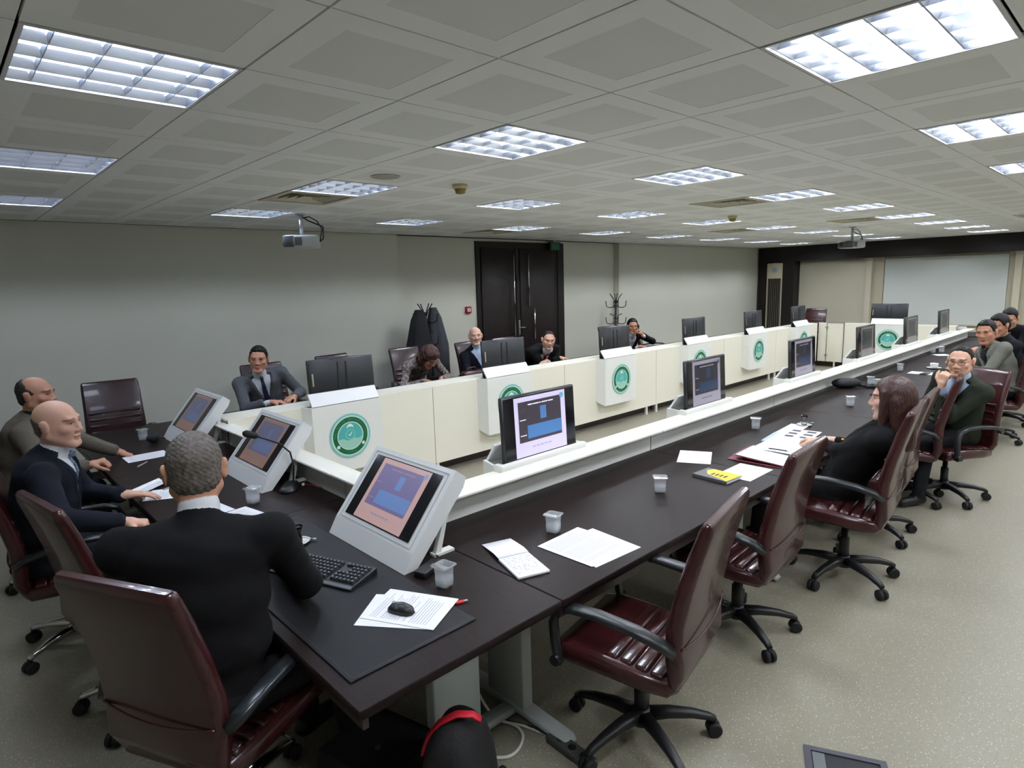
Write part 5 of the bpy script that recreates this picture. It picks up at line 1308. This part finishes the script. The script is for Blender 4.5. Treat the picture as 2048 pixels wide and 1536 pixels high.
MB().loft(rings).build('shell', M_black, t); MB().lathe([(.009, -.003), (.009, .003)], (0, .03, .028), 12, axis='x').build('wheel', M_alud, t); MB().strap([(-.027, .005, .022), (0, .006, .0345), (.027, .005, .022)], .018, .0025, side=(0, 1, 0)).build('grey_band', mat('grey plastic strip', '4c5054', .4), t)
t = thing('power_adapter', 'black adapter box wedged beside the tilted console', 'adapter', (1.13, -.145, ZT+.0), math.radians(20)); MB().rbox((-.07, -.03, 0), (.07, .03, .028), .005).build('case', M_black, t); MB().tube([(.07, 0, .014), (.12, .03, .01), (.15, .1, .006)], .004, 6).build('cable', M_black, t)
t = thing('usb_stick', 'small red usb stick beside the desk mat', 'usb stick', (1.06, -.45, ZT), math.radians(-20)); MB().rbox((-.022, -.008, 0), (.012, .008, .008), .002).build('body', mat('red plastic', 'c0202c', .4), t); MB().box((.012, -.006, .001), (.026, .006, .007)).build('plug', M_alud, t)
for lab, x, y, a in (('pen beside the narrow sheet on the head table', .695, 2.715, 50), ('pen lying before the bald man', .70, 1.98, 20)):
    t = thing('pen', lab, 'pen', (x, y, ZT+.005), math.radians(a)); MB().tube([(-.065, 0, 0), (.06, 0, 0), (.07, 0, 0)], [.0045, .0045, .001], 8).build('barrel', mat('pale pen', 'a9a998', .4), t); MB().tube([(-.06, 0, .005), (-.02, 0, .005)], .0015, 6).build('clip', M_alud, t)
t = thing('headset', 'dark headset ball beside the farthest tilted console', 'headset', (.93, 3.40, ZT)); MB().ell((0, 0, .04), (.05, .045, .04)).build('ear_cup', M_blackm, t); MB().tube([(0, .03, .03), (.05, .08, .02), (.1, .05, .01)], .008, 6).build('band', M_black, t)
t = thing('handbag', 'small burgundy bag on the table before the bald man in pale blue shirt', 'bag', (4.72, 3.88, ZT)); MB().rbox((-.16, -.06, 0), (.16, .06, .11), .03).build('pouch', M_leather, t); MB().tube([(-.1, 0, .1), (-.05, 0, .15), (.05, 0, .15), (.1, 0, .1)], .008, 8).build('strap', M_leatherd, t)
t = thing('mug', 'dark mug on the table before the curly-haired woman\'s chair', 'mug', (3.60, 3.95, ZT)); MB().lathe([(.036, 0), (.04, .01), (.04, .1), (.036, .1), (.035, .012), (.004, .012)], n=20).build('bowl', M_black, t); MB().tube([(.04, 0, .08), (.065, 0, .075), (.065, 0, .035), (.04, 0, .03)], .006, 8).build('handle', M_black, t)
t = thing('water_cup', 'clear square plastic water cup before the curly-haired woman', 'cup', (3.72, 3.98, ZT), .3, 'square plastic water cups'); link('cup_wall', ME_CUP, t); link('water', ME_WAT, t); link('torn_lid', ME_LID, t)

# ------------------------------------------------------------------ under the corner desk
t = thing('backpack', 'black backpack with a red handle under the table corner', 'backpack', (.90, -.62, 0), math.radians(25)); t.scale = (1, 1, .93)
rings = []
for k, (z, w_, d_) in enumerate(((0, .25, .15), (.02, .31, .2), (.15, .33, .22), (.28, .31, .2), (.37, .26, .17), (.43, .18, .12), (.455, .08, .06))):
    rings.append([(x*(1+.02*math.sin(y*60)), y+(.02*k/6), z) for x, y in rrect(w_, d_, min(w_, d_)*.42, 4)])
MB().loft(rings).build('body', mat('black backpack fabric', '111113', .8, bump=(60, .4, .004)), t)
MB().strap([(-.075, .115, .33), (-.06, .095, .40), (-.045, .055, .455), (-.02, .0, .485), (.005, -.05, .478), (.015, -.075, .455)], .028, .01, side=(.9, .35, .2)).build('handle', mat('red webbing', 'd02436', .5), t)
MB().rbox((-.11, -.135, .03), (.11, -.1, .2), .015).build('front_pocket', MATS['black backpack fabric'], t)
t = thing('computer_box', 'black computer unit lying in the shadow under the corner desk', 'computer', (.80, -.22, 0), math.radians(15)); MB().rbox((-.16, -.18, .0), (.16, .18, .16), .008).build('case', M_blackm, t); MB().lathe([(.012, 0), (.012, .003)], (-.03, -.02, .16), 14).build('power_button', M_alud, t); MB().box((-.162, -.15, .03), (-.159, .15, .07)).build('front_slot', M_black, t)
t = thing('power_strip', 'grey power strip with cables on the floor by the nearest empty chair', 'power strip', (1.42, -.68, 0), math.radians(88)); MB().rbox((-.12, -.032, 0), (.12, .032, .035), .006).build('case', mat('dark grey plastic', '4a4b49', .5), t)
for k in range(3): MB().lathe([(.018, .0345), (.018, .0355)], (-.07+.065*k, 0, 0), 16).build('socket', M_black, t)
t = thing('cable_bundle', 'looped white cables on the floor behind the backpack', 'cables', (1.3, -.45, 0))
for m_, pts in ((M_ledge, [(.04, .35, .15), (.03, .17, .02), (.065, .05, .008), (.045, -.02, .008), (-.03, -.064, .008), (-.1, -.05, .008), (-.16, .05, .01), (-.2, .2, .05)]), (M_ledge, [(.0, .3, .2), (.02, .15, .03), (.09, .02, .008), (.128, -.10, .008), (.13, -.14, .02)]), (M_black, [(-.1, .35, .3), (-.05, .2, .03), (.05, .1, .01), (.11, -.02, .01), (.12, -.12, .02)])):
    P_ = [np.array(p) for p in pts]; sm = []
    for k in range(len(P_)-1):
        a, b, c, d = P_[max(k-1, 0)], P_[k], P_[k+1], P_[min(k+2, len(P_)-1)]
        for q in np.linspace(0, 1, 5)[:-1]: sm.append(.5*(2*b+(c-a)*q+(2*a-5*b+4*c-d)*q*q+(3*b-a-3*c+d)*q**3))
    sm.append(P_[-1]); MB().tube(sm, .007, 6).build('cable', m_, t)
t = thing('floor_box', 'grey framed floor socket box set in the floor', 'floor box', (2.07, -1.53, 0), math.radians(-64))
for a, b in (((-.15, -.14, 0), (.15, -.115, .008)), ((-.15, .115, 0), (.15, .14, .008)), ((-.15, -.115, 0), (-.125, .115, .008)), ((.125, -.115, 0), (.15, .115, .008))): MB().box(a, b).build('frame_side', mat('dark grey frame', '4b4c54', .5), t)
MB().box((-.125, -.115, .0005), (.125, .115, .003)).build('well', mat('well black', '202226', .6), t); MB().box((-.12, -.11, .003), (-.075, .11, .006)).build('cable_flap', mat('grey flap', '6d7476', .5), t)
